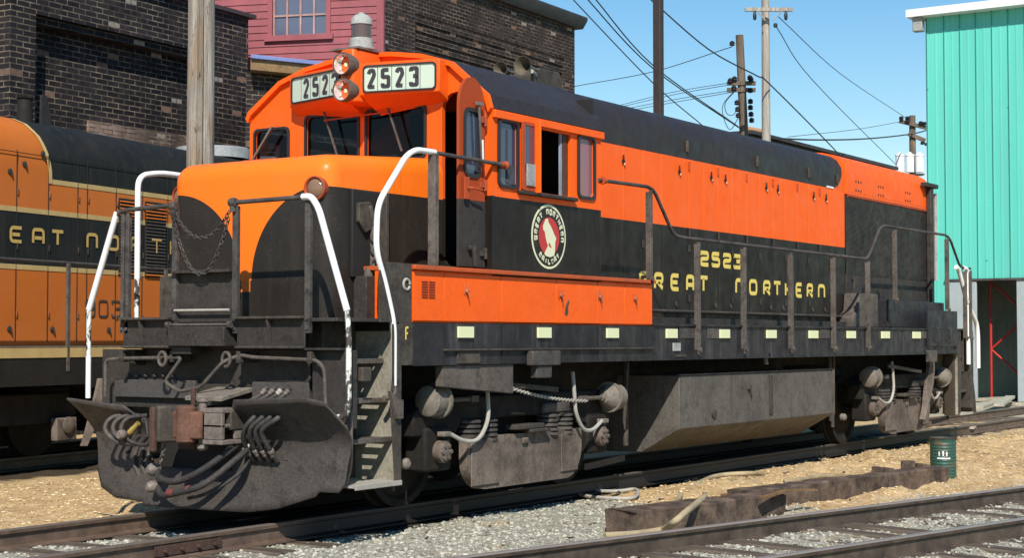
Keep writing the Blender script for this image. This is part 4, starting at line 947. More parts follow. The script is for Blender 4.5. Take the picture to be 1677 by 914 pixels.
def arc_text(txt, a0, a1, r0, r1, flip):
    n = len(txt); st = (a1-a0)/n
    for i, ch in enumerate(txt):
        if ch == ' ': continue
        b0 = a0+st*(i+.12); b1 = a0+st*(i+.88)
        def fn(u, v):
            a = R(b0+(b1-b0)*u); rr = r0+(r1-r0)*(v if not flip else 1-v)
            return (EC[0]+rr*math.cos(a), -1.5065, EC[1]+rr*math.sin(a))
        mb = MB(); glyph(mb, ch, 0, 1, 0, 1, .32, fn, r=.12); mb.build('ring_letter', 'emb_cream', em, smooth=0)
arc_text('GREAT NORTHERN', 192, -12, ER*.67, ER*.87, False)
arc_text('RAILWAY', 222, 318, ER*.67, ER*.87, True)

# long hood
mb = MB(); mb.box(4.21, HX1, -.94, .94, 1.685, 3.699); mb.build('long_hood', 'black', LK, bevel=.004)
def mir(p): return p+[(-y, z) for y, z in p[::-1]]
HR = mir([(-.945, 3.70), (-.945, 3.92), (-.925, 4.04), (-.86, 4.15), (-.76, 4.215), (-.6, 4.255), (-.3, 4.28), (-.05, 4.285)])
mb = MB(); HRp = [(y, z+.03) for y, z in HR]
xs_ = [4.22, 11.0, 11.3, 11.6, 11.9, 12.24]
mb.prism(HR, 'x', 4.221, 12.238); mb.build('hood_roof', 'hoodroof', LK, smooth=45)
RR = mir([(-.975, 3.66), (-.975, 3.94), (-.95, 4.07), (-.88, 4.18), (-.77, 4.245), (-.6, 4.285), (-.3, 4.31), (-.05, 4.315)])
mb = MB(); mb.prism(RR, 'x', 12.242, HX1+.01); mb.build('radiator_roof', 'orange', LK, smooth=45)
mb = MB(); mb.prism([(-.93, 3.60), (-.93, 3.66), (-.985, 3.66), (-.985, 3.63)], 'x', 12.3, HX1-.1); mb.build('radiator_gutter', 'orange_dull', LK)
mb = MB(); mb.box(12.245, HX1+.005, -.965, -.941, 2.48, 3.64); rp = mb.build('radiator_shutter', 'black', LK, bevel=.004)
mb = MB()
for k in range(60): mb.obox((12.30+(HX1-12.4)/2, -.968, 2.52+.0182*k), (HX1-12.45, .008, .004), Matrix.Rotation(.7, 3, 'X'))
mb.build('slats', 'rail', rp, smooth=0)
mb = MB(); mb.box(12.245, HX1+.004, -.966, -.941, 1.69, 2.478); mb.build('rear_panel', 'grime', LK, bevel=.005)
for x in (12.62, 13.55, 14.75):
    for dz in (0, .13):
        for k in range(3):
            mb = MB(); mb.cyl((x+.1*k, -.971, 3.74+dz), (x+.1*k, -.982, 3.74+dz), .017, 8); mb.build('roof_bolt', 'grime', LK)
# hood doors
seams = [4.23, 5.64, 6.10, 6.55, 7.25, 7.65, 8.04, 8.45, 8.87, 9.28, 9.69, 10.1, 10.5, 10.9, 11.28, 11.68, 12.235]
for a, b in zip(seams, seams[1:]):
    mb = MB(); mb.box(a+.005, b-.005, -.952, -.9405, 1.72, 3.698); mb.build('hood_door', 'hood', LK, bevel=.003)
for x in (7.25, 8.04, 8.87, 9.69, 10.5, 11.28):
    for z in (2.82, 3.62):
        mb = MB(); mb.cyl((x, -.962, z-.05), (x, -.962, z+.05), .013, 8); mb.build('hinge', 'orange_dull' if z > 2.9 else 'grime', LK)
for x in (5.64, 7.0, 7.85, 8.25, 9.48, 9.85, 11.07, 11.52):
    mb = MB(); mb.lathe([(.028, 0), (.032, .008), (.02, .012)], (x, -.953, 3.525), (0, -1, 0), 14); mb.beam((x, -.966, 3.53), (x-.02, -.97, 3.60), .012, .016); lt = mb.build('door_latch', 'dark', LK)
    mb = MB(); mb.cyl((x+.015, -.958, 3.495), (x+.02, -.974, 3.49), .017, 10); mb.build('latch_knob', painted('cream_knob', (.60, .36, .22)), lt)
for x in (6.9, 7.95, 8.38, 9.6, 10.0, 11.0, 11.45):
    mb = MB(); mb.lathe([(.028, 0), (.032, .008), (.02, .012)], (x, -.953, 1.95), (0, -1, 0), 12); mb.cyl((x+.01, -.958, 1.93), (x+.012, -.972, 1.925), .014, 8); mb.build('door_latch', 'grime2', LK)
# roof hatch seams and lifting lugs
for a, b in ((5.2, 7.4), (7.46, 9.7), (9.76, 11.9)):
    mb = MB(); mb.box(a, b, -.45, .45, 4.27, 4.31); mb.build('roof_hatch', 'roof', LK, bevel=.01)
for x in (7.2, 9.2, 10.9, 11.95):
    mb = MB(); mb.box(x-.02, x+.02, -.975, -.946, 3.78, 3.92); mb.build('lifting_lug', 'grime2', LK, bevel=.005)
mb = MB(); mb.box(11.55, 11.8, -.96, -.953, 3.70, 3.725); mb.build('paint_scuff', 'white', LK)
# lettering on the hood
mb = MB(); hf = lambda u, v: (u, -.9565, v)
cw = .235
for ch, a, b in (('G', 5.99, 6.22), ('R', 6.35, 6.60), ('E', 6.76, 6.99), ('A', 7.16, 7.38), ('T', 7.50, 7.75), ('N', 8.52, 8.76), ('O', 8.93, 9.18), ('R', 9.36, 9.61), ('T', 9.69, 9.93), ('H', 10.06, 10.30), ('E', 10.42, 10.65), ('R', 10.80, 11.04), ('N', 11.20, 11.46)):
    mb = MB(); glyph(mb, ch, a, b, 2.10, 2.31, .05, hf, r=.22); mb.build('letter', 'cream', LK, smooth=0)
for ch, a in (('2', 7.54), ('5', 7.85), ('2', 8.17), ('3', 8.47)): mb = MB(); glyph(mb, ch, a, a+.235, 2.42, 2.615, .05, hf, r=.22); mb.build('digit', 'cream', LK, smooth=0)
# low boxes along the walkway
mb = MB(); mb.box(5.32, 12.2, -1.10, -.953, 1.705, 1.78); mb.build('kick_plate', 'grime', LK, bevel=.004)
mb = MB(); mb.prism([(11.9, 1.705), (12.9, 1.705), (12.9, 2.20), (12.15, 2.20), (12.1, 1.95), (11.9, 1.85)], 'y', -1.20, -.967); mb.build('filter_box', 'stan', LK, bevel=.01)
mb = MB(); mb.box(13.0, 15.55, -1.32, -.967, 1.705, 2.12); mb.build('sand_box', painted('navy_box', (.02, .02, .026), amt=.5, streak=.5), LK, bevel=.012)
mb = MB(); mb.box(14.1, 15.5, -1.55, -1.512, 1.42, 1.98); mb.build('rear_access_panel', painted('navy_panel', (.016, .016, .022), amt=.2), LK, bevel=.008)
for x in (14.45, 15.02):
    mb = MB(); mb.tube(smooth3([(x, -1.551, 1.50), (x, -1.60, 1.50), (x, -1.60, 1.70), (x, -1.551, 1.70)], .02), .012, 6); mb.build('grab_iron', 'grime2', LK)
for x in (12.5, 14.2):
    mb = MB()
    for z in (2.2, 2.4): mb.box(x-.05, x+.05, -.985, -.967, z, z+.05)
    mb.beam((x, -.98, 2.2), (x+.02, -.98, 2.42), .03, .03); mb.build('latch', 'grime2', LK, bevel=.004)
# rear corner post with lamp arm
mb = MB(); mb.box(15.72, 15.86, -1.06, -.98, 1.9, 4.02); mb.box(15.45, 16.05, -1.08, -.98, 4.021, 4.09); mb.build('rear_corner_post', 'grime', LK, bevel=.01)
mb = MB(); mb.cyl((16.12, -1.0, 3.95), (16.12, -1.0, 2.5), .03, 8); mb.build('rear_grab_pipe', 'gray', LK)

# handrails
def rail(name, pts, mt, r=.019, k=.09, parent=LK):
    mb = MB(); mb.tube(smooth3(pts, k, 6), r, 10); return mb.build(name, mt, parent)
Y = -1.5
rail('side_handrail', [(4.14, Y+.0, 3.165), (5.22, Y, 3.18), (5.36, Y, 3.14), (5.80, Y, 2.69), (6.0, Y, 2.67), (11.62, Y, 2.665), (11.76, Y, 2.72), (12.18, Y, 3.13), (12.35, Y, 3.18), (15.15, Y, 3.19), (15.34, Y, 3.13), (15.78, Y, 2.74), (15.95, Y, 2.70), (16.35, Y, 2.70)], 'rail', .020, .1)
mb = MB(); mb.lathe([(.045, 0), (.045, .02), (.028, .03), (.026, .09)], (4.21, -1.5, 3.165), (1, 0, 0), 12); mb.build('rail_bracket', 'orange_dull', LK)
for x, z0, z1 in ((5.2, 2.13, 3.17), (6.31, 1.36, 2.66), (7.53, 1.36, 2.66), (8.92, 1.36, 2.66), (10.33, 1.36, 2.66), (11.60, 1.36, 2.66), (12.74, 1.36+.7, 3.17), (15.05, 1.95, 3.17), (15.95, 1.5, 2.69), (16.2, 1.5, 2.69)):
    mb = MB(); yo = -1.5455 if z0 < 2 else -1.53
    mb.box(x-.027, x+.027, yo-.02, yo+.0, z0, z1-.03); mb.box(x-.027, x-.019, yo, yo+.04, z0+.05, z1-.05); mb.box(x+.019, x+.027, yo, yo+.04, z0+.05, z1-.05)
    mb.lathe([(.03, -.02), (.03, .02)], (x, yo-.02, z0+.05), (0, -1, 0), 8); mb.build('stanchion', 'stan', LK, bevel=.003)
mb = MB(); mb.box(1.25, 1.31, -1.54, -1.46, 2.171, 3.16); mb.build('stanchion', 'stan', LK, bevel=.005)
rail('cab_handrail', [(2.33, -1.53, 3.155), (1.28, -1.5, 3.17)], 'rail')
mb = MB(); mb.lathe([(.04, 0), (.04, .02), (.026, .03), (.026, .1)], (2.40, -1.525, 3.155), (-1, 0, 0), 12); mb.build('rail_bracket', 'orange_dull', LK)
rail('white_grab_rail', [(1.30, Y, 3.172), (1.02, Y, 3.17), (.88, Y, 3.10), (.49, Y, 2.66), (.47, Y, 2.27), (.59, Y, 2.02), (.72, Y, 1.66), (.72, Y, 1.14)], 'white', .026, .12)
rail('grab_rail_foot', [(.72, Y, 1.145), (.72, Y, 1.08), (.66, Y, 1.04), (.60, Y+.01, 1.04)], 'steel', .024, .04)
Y = 1.5
rail('far_white_grab_rail', [(2.2, Y, 3.12), (.95, Y, 3.13), (.66, Y, 3.08), (.66, Y, 2.1)], 'white', .028, .12)
rail('far_grab_rail_foot', [(.66, Y, 2.1), (.66, Y, 1.6)], 'chip', .026, .05)
# rear white rails
Y = -1.5
rail('rear_white_rail', [(15.62, Y, 2.70), (15.75, Y, 2.66), (16.15, Y, 2.15), (16.66, Y, 1.80), (16.72, Y, 1.6), (16.72, Y, 1.05)], 'white', .036, .1)
rail('rear_white_rail', [(16.0, Y-.0, 2.70), (16.20, Y, 2.68), (16.20, Y, 1.12)], 'white', .036, .08)

# front platform, posts and chains
mb = MB(); mb.box(.0, .80, -1.48, 1.0, 1.675, 1.705); mb.build('front_deck', 'grime', LK, bevel=.005)
mb = MB(); mb.box(-.02, .0-.001, .34, .96, 1.45, 1.72); mb.box(-.02, -.001, -1.15, -.40, 1.45, 1.72); mb.box(-.10, .30, -.33, .335, 1.47, 1.64)
mb.box(-.05, .12, .10, .335, 1.40, 1.469); mb.build('anticlimber', 'grime', LK, bevel=.008)
for y0, y1 in ((.34, .96), (-1.15, -.40)):
    mb = MB(); mb.box(-.085, -.021, y0, y1, 1.70, 1.722); mb.prism([(-.02, 1.69), (-.08, 1.69), (-.02, 1.46)], 'y', y0+.36, y0+.375); mb.box(-.05, -.021, y0, y1, 1.455, 1.475); mb.build('deck_lip', 'grime2', LK, bevel=.004)
mb = MB(); mb.box(.20, .24, -1.46, 1.46, .92, 1.44); mb.box(.20, .24, -1.15, .96, 1.441, 1.67); pp_ = mb.build('pilot_plate', 'grime', LK, bevel=.005)
mb = MB(); mb.box(.06, .199, -1.53, -1.16, .80, 1.44); mb.build('pilot_side_plate', 'grime', LK, bevel=.01)
mb = MB(); mb.box(-.015, .10, -1.51, -1.12, 1.44, 1.46); mb.build('pilot_side_lip', 'grime', LK, bevel=.004)
for y0, y1 in ((.5, .56), (.9, .96)): 
    mb = MB(); mb.box(.06, .199, y0, y1, 1.30, 1.44); mb.build('pilot_gusset', 'grime', LK, bevel=.01)
for q0, q1 in ((.25, 1.25), (-1.05, -.42)): mb = MB(); mb.box(.15, .198, q0, q1, 1.01, 1.17); mb.build('backing_panel', MT.setdefault('panelg', painted('smoother_grey_panel', (.075, .068, .065), amt=.3)), LK, bevel=.006)
# folded gangway plate between the posts
mb = MB(); mb.box(.02, .05, -.33, .33, 1.66, 2.10); mb.box(-.06, .05, -.34, .34, 2.10, 2.125); mb.build('gangway_plate', 'grime', LK, bevel=.004)
mb = MB(); mb.cyl((-.03, -.32, 1.78), (-.03, .32, 1.78), .011, 8); mb.build('gangway_rod', 'pale', LK)
mb = MB(); mb.cyl((-.06, -.36, 1.655), (-.06, .36, 1.655), .013, 8)
for y in (-.36, .36): mb.lathe([(.03, -.02), (.03, .02)], (-.06, y, 1.655), (0, 1, 0), 8)
mb.build('hinge_rod', 'stan', LK)
mb = MB(); mb.box(.28, .46, .50, .82, 1.705, 2.10); mb.build('deck_box', 'grime2', LK, bevel=.01)
for y, ztop in ((.98, 2.66), (.92, 2.66), (.34, 2.69), (-.37, 2.66), (-1.17, 2.66)):
    mb = MB(); wq = .02 if y in (.98, .92) else .028
    mb.box(-.02, .02, y-wq, y+wq, 1.58, ztop); 
    for z in (1.62, 1.70): mb.lathe([(.018, 0), (.018, .012)], (-.02, y, z), (-1, 0, 0), 6)
    mb.build('front_post', 'rail', LK, bevel=.003)
rail('front_rail', [(-.02, .33, 2.70), (-.02, 1.0, 2.68), (-.02, 1.08, 2.62)], 'rail', .020, .06)
rail('front_rail', [(-.02, -.35, 2.69), (-.02, -1.15, 2.70)], 'rail', .020, .06)
for y in (.34, -.36):
    mb = MB(); mb.lathe([(.035, -.035), (.042, -.01), (.042, .01), (.035, .035)], (-.03, y, 2.69), (0, 1, 0), 12); mb.lathe([(.028, -.03), (.028, .03)], (-.03, y, 2.64), (0, 0, 1), 10); mb.build('chain_boss', 'rail', LK)
rail('front_white_rail', [(-.03, -1.13, 2.70), (-.03, -1.22, 2.70), (-.03, -1.30, 2.60), (-.03, -1.60, 1.76)], 'white', .028, .06)
rail('front_chipped_rail', [(-.03, -1.60, 1.76), (-.03, -1.62, 1.55), (-.03, -1.62, 1.02), (-.03, -1.60, .92), (-.03, -1.50, .90)], 'chip', .024, .06)
rail('front_white_rail', [(-.02, 1.05, 2.665), (-.02, 1.11, 2.52), (-.02, 1.40, 1.80)], 'white', .028, .06)
rail('front_chipped_rail', [(-.02, 1.40, 1.80), (-.02, 1.40, 1.38)], 'chip', .022, .06)
rail('front_white_rail_end', [(-.02, 1.40, 1.38), (-.02, 1.40, 1.0)], 'white', .024, .06)
mb = MB(); chain(mb, sag((-.05, .33, 2.66), (-.05, -.34, 2.62), .24, 16), .048, .0055); mb.build('safety_chain', 'rail', LK)
mb = MB(); chain(mb, sag((-.06, .33, 2.62), (-.06, -.34, 2.56), .50, 20), .048, .0055); mb.build('safety_chain', 'rail', LK)
# uncoupling rod
mb = MB(); mb.tube(smooth3([(.0, 1.20, 1.02), (.0, 1.20, 1.345), (.0, 1.02, 1.36), (.0, .36, 1.37), (-.04, .22, 1.37), (-.06, .40, 1.16), (-.08, .20, 1.08), (-.10, -.06, 1.12), (-.10, -.32, 1.34), (-.0, -.43, 1.40), (0, -.55, 1.38), (0, -1.26, 1.36), (0, -1.34, 1.30), (.0, -1.36, .98)], .05), .016, 8); mb.build('uncoupling_rod', 'stan', LK)
for y in (.98, .36, -.42, -1.2):
    mb = MB(); mb.box(-.03, .199, y-.02, y+.02, 1.33, 1.43); mb.lathe([(.035, -.022), (.035, .022)], (0, y, 1.365), (0, 1, 0), 10); mb.build('rod_bracket', 'grime2', LK, bevel=.006)
for y in (.42, -.33):
    rp_ = [(-.07, y+.045*math.cos(a), 1.36+.06*math.sin(a)) for a in [k*math.pi/7 for k in range(15)]]
    mb = MB(); mb.tube(rp_, .015, 6); mb.build('rod_loop', 'stan', LK)
mb = MB(); mb.prism([(-.20, 1.05), (.19, 1.12), (.19, 1.08), (-.20, 1.01)], 'y', -.40, .02); mb.build('coupler_shelf', 'cyl', LK, bevel=.006)
for k in range(6):
    mb = MB(); mb.lathe([(.016, 0), (.016, .03), (.01, .035)], (.198, 1.10-.11*k, 1.20), (-1, 0, 0), 8); mb.build('hose_plug', 'stan', LK)
def sh_(mb, dx=.22, dy=-.12, dz=0):
    mb.v = [(x+dx, y+dy, z+dz) for x, y, z in mb.v]; return mb
# coupler
MT['knuck'] = painted('bright_rust', (.15, .068, .042), amt=.6, dust=(.12, .07, .05), rough=.7)
mb = MB(); mb.box(-.30, .12, -.14, .16, .70, .96); cp = sh_(mb).build('coupler', 'rust', LK, bevel=.02, seg=3)
mb = MB(); mb.prism([(-.28, -.05), (-.28, .34), (-.42, .36), (-.60, .31), (-.62, .25), (-.52, .21), (-.42, .14), (-.39, .06), (-.41, -.03)], 'z', .66, .97); sh_(mb).build('coupler_head', 'grime2', cp, bevel=.02, seg=3)
mb = MB(); mb.prism([(-.36, -.03), (-.50, .00), (-.52, .09), (-.57, .12), (-.62, .08), (-.635, -.04), (-.60, -.14), (-.54, -.19), (-.42, -.16), (-.36, -.10)], 'z', .70, .93); sh_(mb).build('knuckle', 'knuck', cp, bevel=.02, seg=3)
mb = MB(); mb.box(-.56, -.30, -.42, -.20, .66, .70); mb.box(-.56, -.30, -.42, -.20, .80, .83); mb.box(-.56, -.30, -.42, -.20, .92, .96); mb.box(-.56, -.52, -.42, -.20, .70, .92); mb.box(-.56, -.30, -.23, -.20, .70, .92); mb.box(-.4, -.3, -.42, -.39, .7, .92)
sh_(mb).build('guard_arm', 'steel', cp, bevel=.008)
mb = MB(); mb.lathe([(.03, 0), (.05, .02), (.05, .05), (.035, .06), (.035, .40), (.05, .41), (.03, .44)], (-.46, -.11, .60), (0, 0, 1), 12); sh_(mb).build('knuckle_pin', 'steel', cp)
mb = MB(); mb.lathe([(.05, 0), (.085, .02), (.085, .30), (.05, .32)], (-.575, -.03, .66), (0, 0, 1), 14); sh_(mb).build('knuckle_nose', 'knuck', cp)
mb = MB(); mb.box(-.44, -.30, .0, .20, .60, .699); sh_(mb).build('lock_block', 'rust', cp, bevel=.015)
mb = MB(); mb.box(-.64, -.59, .28, .34, .58, .96); sh_(mb).build('guard_horn', 'rust', cp, bevel=.015)
mb = MB(); mb.cyl((-.44, .02, .97), (-.44, .02, 1.12), .022, 8); sh_(mb).build('lock_lift', 'rust', cp)
mb = MB(); mb.prism([(-.24, -.20), (-.24, -.55), (.1, -.55), (.1, -.20)], 'z', .78, .94); mb.build('draft_gear_plate', 'grime2', LK, bevel=.01)
# snow plow
def plow():
    mb = MB(); cols = []
    ys = [1.32, 1.22, 1.0, .80, .66, .60, .30, 0, -.25, -.34, -.40, -.60, -.9, -1.2, -1.26, -1.29, -1.48, -1.53]
    def bot(y):
        T = [(-1.60, .38), (-1.53, .36), (-1.48, .29), (-1.29, .29), (-1.26, .25), (-.78, .10), (-.2, .085), (.60, .08), (.62, .11), (1.12, .13), (1.24, .22), (1.34, .38)]
        for (a, za), (b, zb) in zip(T, T[1:]):
            if a <= y <= b: return za+(zb-za)*(y-a)/(b-a)
        return .3
    def top(y):
        if -.345 < y < .605: return .42
        if y > .6: return min(1.0, .93+.06*(y-.6)/.6) if y > .7 else .84
        if y > -.45: return .90 if y < -.36 else .78
        if y < -1.51: return .84
        if y < -1.47: return .93
        if y < -1.44: return 1.03
        return 1.02+.045*min(1, max(0, (-y-.45)/.9))
    ys = sorted(set(ys+[.70, .64, -.36, -.44, -1.445, -1.475, -1.515, 1.33]), reverse=True)
    NT = 14; V = []
    for y in ys:
        zb, zt = bot(y), top(y)
        for k in range(NT+1):
            z = zb+(zt-zb)*k/NT
            x = -.09+.05*min(1, abs(y+.1)/1.4)**2 + .13*math.sin(min(1, max(0, (z-.1)/.62))*math.pi/2)
            if z > .66: x -= ((z-.66)/.34)**1.5*.28
            yy = y*(1+(.20*max(0, z-.4) if y > .8 else (.11*max(0, z-.5) if y < -1.1 else 0)))
            V.append((x, yy, z))
    n = NT+1
    mb.add(V, [(i*n+k, (i+1)*n+k, (i+1)*n+k+1, i*n+k+1) for i in range(len(ys)-1) for k in range(NT)])
    o = mb.build('snow_plow', 'plow', LK, smooth=35); s_ = o.modifiers.new('solid', 'SOLIDIFY'); s_.thickness = .016; s_.offset = 0
    return o
pw = plow()
mb = MB(); mb.box(.20, .24, -.62, .70, .22, .92); mb.build('notch_shade_plate', 'dark', LK)  # added dark plate stands in for the shadow in the coupler notch
for y in (.95, -.9): mb = MB(); mb.beam((.06, y, .5), (.5, y, 1.0), .05, .08); mb.build('plow_brace', 'under', LK)
# hoses
HS = [0, 0]
def hose(pts, r, mt='hose', name='air_hose', n=7): mb = MB(); mb.tube(spline(pts, n), r, 10); return sh_(mb, HS[0], HS[1]).build(name, mt, LK)
def gland(p, d, r=.03, L=.05, mt='steel'):
    mb = MB(); d = Vector(d).normalized(); mb.lathe([(r*.8, 0), (r, .005), (r, L*.45), (r*.85, L*.5), (r*.85, L)], p, d, 10); return sh_(mb, HS[0], HS[1]).build('hose_coupling', mt, LK)
# four hoses on the right wing
for k in range(4):
    y = -.62-.085*k; hose([(.03, y-.08, 1.13), (-.02, y-.04, 1.06), (-.15, y, 1.0)], .019, name='air_hose'); gland((.02, y-.075, 1.11), (-.35, .3, -.45), .026, .05, 'pale' if k == 2 else 'steel')
    HS[:] = [.06, -.12]
    hose([(-.12, y, .95), (-.22, y+.02, .88), (-.24, y+.10+.02*k, .78), (-.16, y+.16, .64), (-.06, y+.15, .52)], .022)
    gland((-.12, y+.0, .93), (-.6, .1, -.5), .032, .06)
    gland((-.14, y+.16, .62), (.5, 0, -.7), .030, .06); HS[:] = [0, 0]
# left wing looped hoses
HS[:] = [.04, -.20]
for k in range(3):
    y0 = 1.07-.10*k
    hose([(-.05, y0, .86), (-.20, y0+.07, .84), (-.25, y0+.10, .74), (-.22, y0+.0, .64), (-.2, y0-.16, .62), (-.2, y0-.28, .70)], .020)
for k in range(3): hose([(.0, 1.02-.07*k, .60), (-.04, 1.03-.09*k, .45), (-.03, .96-.08*k, .32), (-.02, .90-.05*k, .27)], .017)
gland((-.26, .86, .72), (0, -.7, .55), .026, .14, mt=M('brass_fitting', .25, .8).color((.85, .62, .2)).m)
mb = MB(); mb.lathe([(.03, 0), (.045, .02), (.045, .06), (.03, .08)], (-.20, .73, .70), (-1, 0, 0), 10); mb.build('valve', 'steel', LK)
# main train line hoses under the coupler
HS[:] = [.15, -.14]
hose([(-.14, -.36, .72), (-.34, -.34, .60), (-.48, -.12, .42), (-.50, .12, .34), (-.46, .34, .36), (-.40, .42, .42)], .029)
hose([(-.12, -.42, .66), (-.36, -.44, .54), (-.52, -.24, .34), (-.54, .02, .26), (-.50, .26, .22), (-.44, .38, .28)], .028)
hose([(-.10, -.40, .60), (-.30, -.42, .42), (-.42, -.20, .26), (-.44, .02, .20)], .016)
for p, d, mt in (((-.20, -.36, .69), (-.5, .1, -.4), 'steel'), ((-.30, -.35, .64), (-.5, .3, -.5), 'steel'), ((-.20, -.43, .64), (-.6, 0, -.5), 'pale'), ((-.53, .10, .25), (0, 1, -.1), 'redband'), ((-.535, -.09, .29), (.1, 1, -.3), 'redband')):
    if mt == 'redband': MT.setdefault('redband', M('red_band', .6).color((.16, .035, .03)).m)
    gland(p, d, .036, .065, mt)
mb = MB(); mb.lathe([(.04, -.03), (.055, 0), (.055, .05), (.03, .08)], (-.25, .30, .42), (-1, .3, 0), 12); mb.build('glad_hand', 'steel', LK)
mb = MB(); mb.lathe([(.04, -.03), (.05, 0), (.05, .05), (.03, .08)], (-.29, .27, .28), (-1, .3, 0), 12); mb.build('glad_hand', 'steel', LK)
mb = MB(); chain(mb, [(-.29, .16, .66), (-.28, .19, .55), (-.25, .26, .46)], .05, .009); mb.build('hose_chain', 'steel', LK)

# corner steps (built once for a given corner)
def steps(xa, sx, sy):
    "xa: inner end of well, sx: +1 when the well opens toward -x"
    f = lambda x: xa-sx*x
    def bx(mb, a, b, y0, y1, z0, z1): 
        p, q = sorted((f(a), f(b))); u, v = sorted((sy*y0, sy*y1)); mb.box(p, q, u, v, z0, z1)
    mb = MB(); bx(mb, -.02, .0, 1.02, 1.50, .32, 1.672); mb.build('stepwell_back', 'step', LK)
    mb = MB(); bx(mb, .0, .60, 1.02, 1.04, .34, 1.672); mb.build('stepwell_side', 'grime2', LK)
    for i, (z, y1) in enumerate(((1.36, 1.34), (1.03, 1.39), (.70, 1.44), (.335, 1.54))):
        mb = MB(); ol = [(f(0), sy*1.05), (f(.62), sy*1.05), (f(.62), sy*y1), (f(0), sy*y1)]; hl_ = [[(f(.04+.085*k), sy*1.08), (f(.085+.085*k), sy*1.08), (f(.085+.085*k), sy*(y1-.05)), (f(.04+.085*k), sy*(y1-.05))] for k in range(7)]
        mb.plate(ol, hl_, .018, lambda u, v, w_: (u, v, z-.009+w_))
        bx(mb, .0, .62, y1-.012, y1+.006, z-.035, z+.008); mb.build('step_tread', 'pale' if z < .4 else 'stan', LK, bevel=.004)
    mb = MB(); pts = [(f(-.02), 1.31), (f(-.02), .32), (f(.06), .32), (f(.12), 1.0), (f(.10), 1.2), (f(.10), 1.66), (f(-.19), 1.66), (f(-.19), 1.31)]
    mb.plate(pts, [], .014, lambda u, v, w_: (u, sy*1.512+w_, v)); mb.build('stepwell_skirt', 'grime2', LK)
    mb = MB(); bx(mb, -.10, -.021, 1.30, 1.46, .30, 1.3); mb.build('skirt_rib', painted('brown_dirty_rib', (.06, .045, .03)), LK, bevel=.006)
steps(.78, 1, -1); steps(15.66, -1, -1)
mb = MB(); mb.prism([(.60, 1.10), (.72, 1.02), (.78, 1.02), (.78, .86), (.70, .86)], 'y', -1.56, -1.521); mb.build('foot_bracket', 'stan', LK, bevel=.004)
mb = MB(); mb.tube(spline([(.14, -1.50, 1.05), (.12, -1.52, .8), (.2, -1.45, .5), (.2, -1.4, .35)], 6), .02, 8); mb.build('sand_pipe', 'steel', LK)
# rear end plate
mb = MB(); mb.box(16.36, 16.42, -1.45, 1.45, .9, 1.70); mb.box(15.6, 16.36, -1.48, 1.48, 1.675, 1.705); mb.box(16.28, 16.40, -1.52, -1.30, .40, 1.67); mb.build('rear_end_plate', 'grime2', LK, bevel=.006)
mb = MB(); mb.prism([(16.30, .40), (16.42, .32), (16.60, .32), (16.55, .60), (16.42, .95)], 'y', -1.50, 1.5); mb.build('rear_plow', 'grime', LK, bevel=.006)
mb = MB(); mb.box(HX1+.005, HX1+.02, -.94, .94, 1.7, 3.7); mb.build('hood_end', 'orange', LK)
mb = MB(); mb.box(16.42, 17.0, -.15, .15, .70, .95); mb.build('rear_coupler', 'rust', LK, bevel=.02)

# fuel tank
mb = MB(); mb.prism([(-1.40, 1.12), (-1.40, .52), (-.92, .24), (.92, .24), (1.40, .52), (1.40, 1.12)], 'x', 6.12, 10.62); ft = mb.build('fuel_tank', 'tank', LK, bevel=.012)
mb = MB(); mb.box(6.10, 10.64, -1.412, -1.38, 1.121, 1.135); mb.box(10.60, 10.625, -1.43, -1.402, .52, 1.118); mb.build('tank_flange', 'stan', ft)
mb = MB(); mb.box(8.55, 8.63, -1.42, -1.401, .60, 1.08); mb.box(8.57, 8.61, -1.425, -1.421, .62, 1.06); mb.build('sight_glass', 'grime2', ft, bevel=.004)
mb = MB(); mb.lathe([(.055, 0), (.055, .02), (.04, .025)], (6.98, -1.401, .66), (0, -1, 0), 14); mb.build('tank_plug', 'grime2', ft)
mb = MB(); mb.cyl((8.33, -1.44, 1.40), (8.33, -1.46, 1.22), .028, 10); mb.lathe([(.04, 0), (.05, .02), (.045, .06), (.02, .08)], (8.33, -1.43, 1.34), (0, -1, 0), 12); mb.build('filler_cap', 'cyl', LK)
mb = MB(); mb.box(7.9, 7.99, -1.425, -1.401, .92, .98); mb.beam((7.95, -1.42, .95), (7.99, -1.43, .82), .02, .02); mb.build('tank_valve', 'grime2', ft, bevel=.003)
for y, r in ((-.55, .22), (.4, .22)):
    mb = MB(); mb.lathe([(.02, 0), (r*.8, .03), (r, .12), (r, 2.0), (r*.8, 2.1), (.02, 2.13)], (10.75, y, .95), (1, 0, 0), 18); mb.build('air_reservoir', 'under', LK)
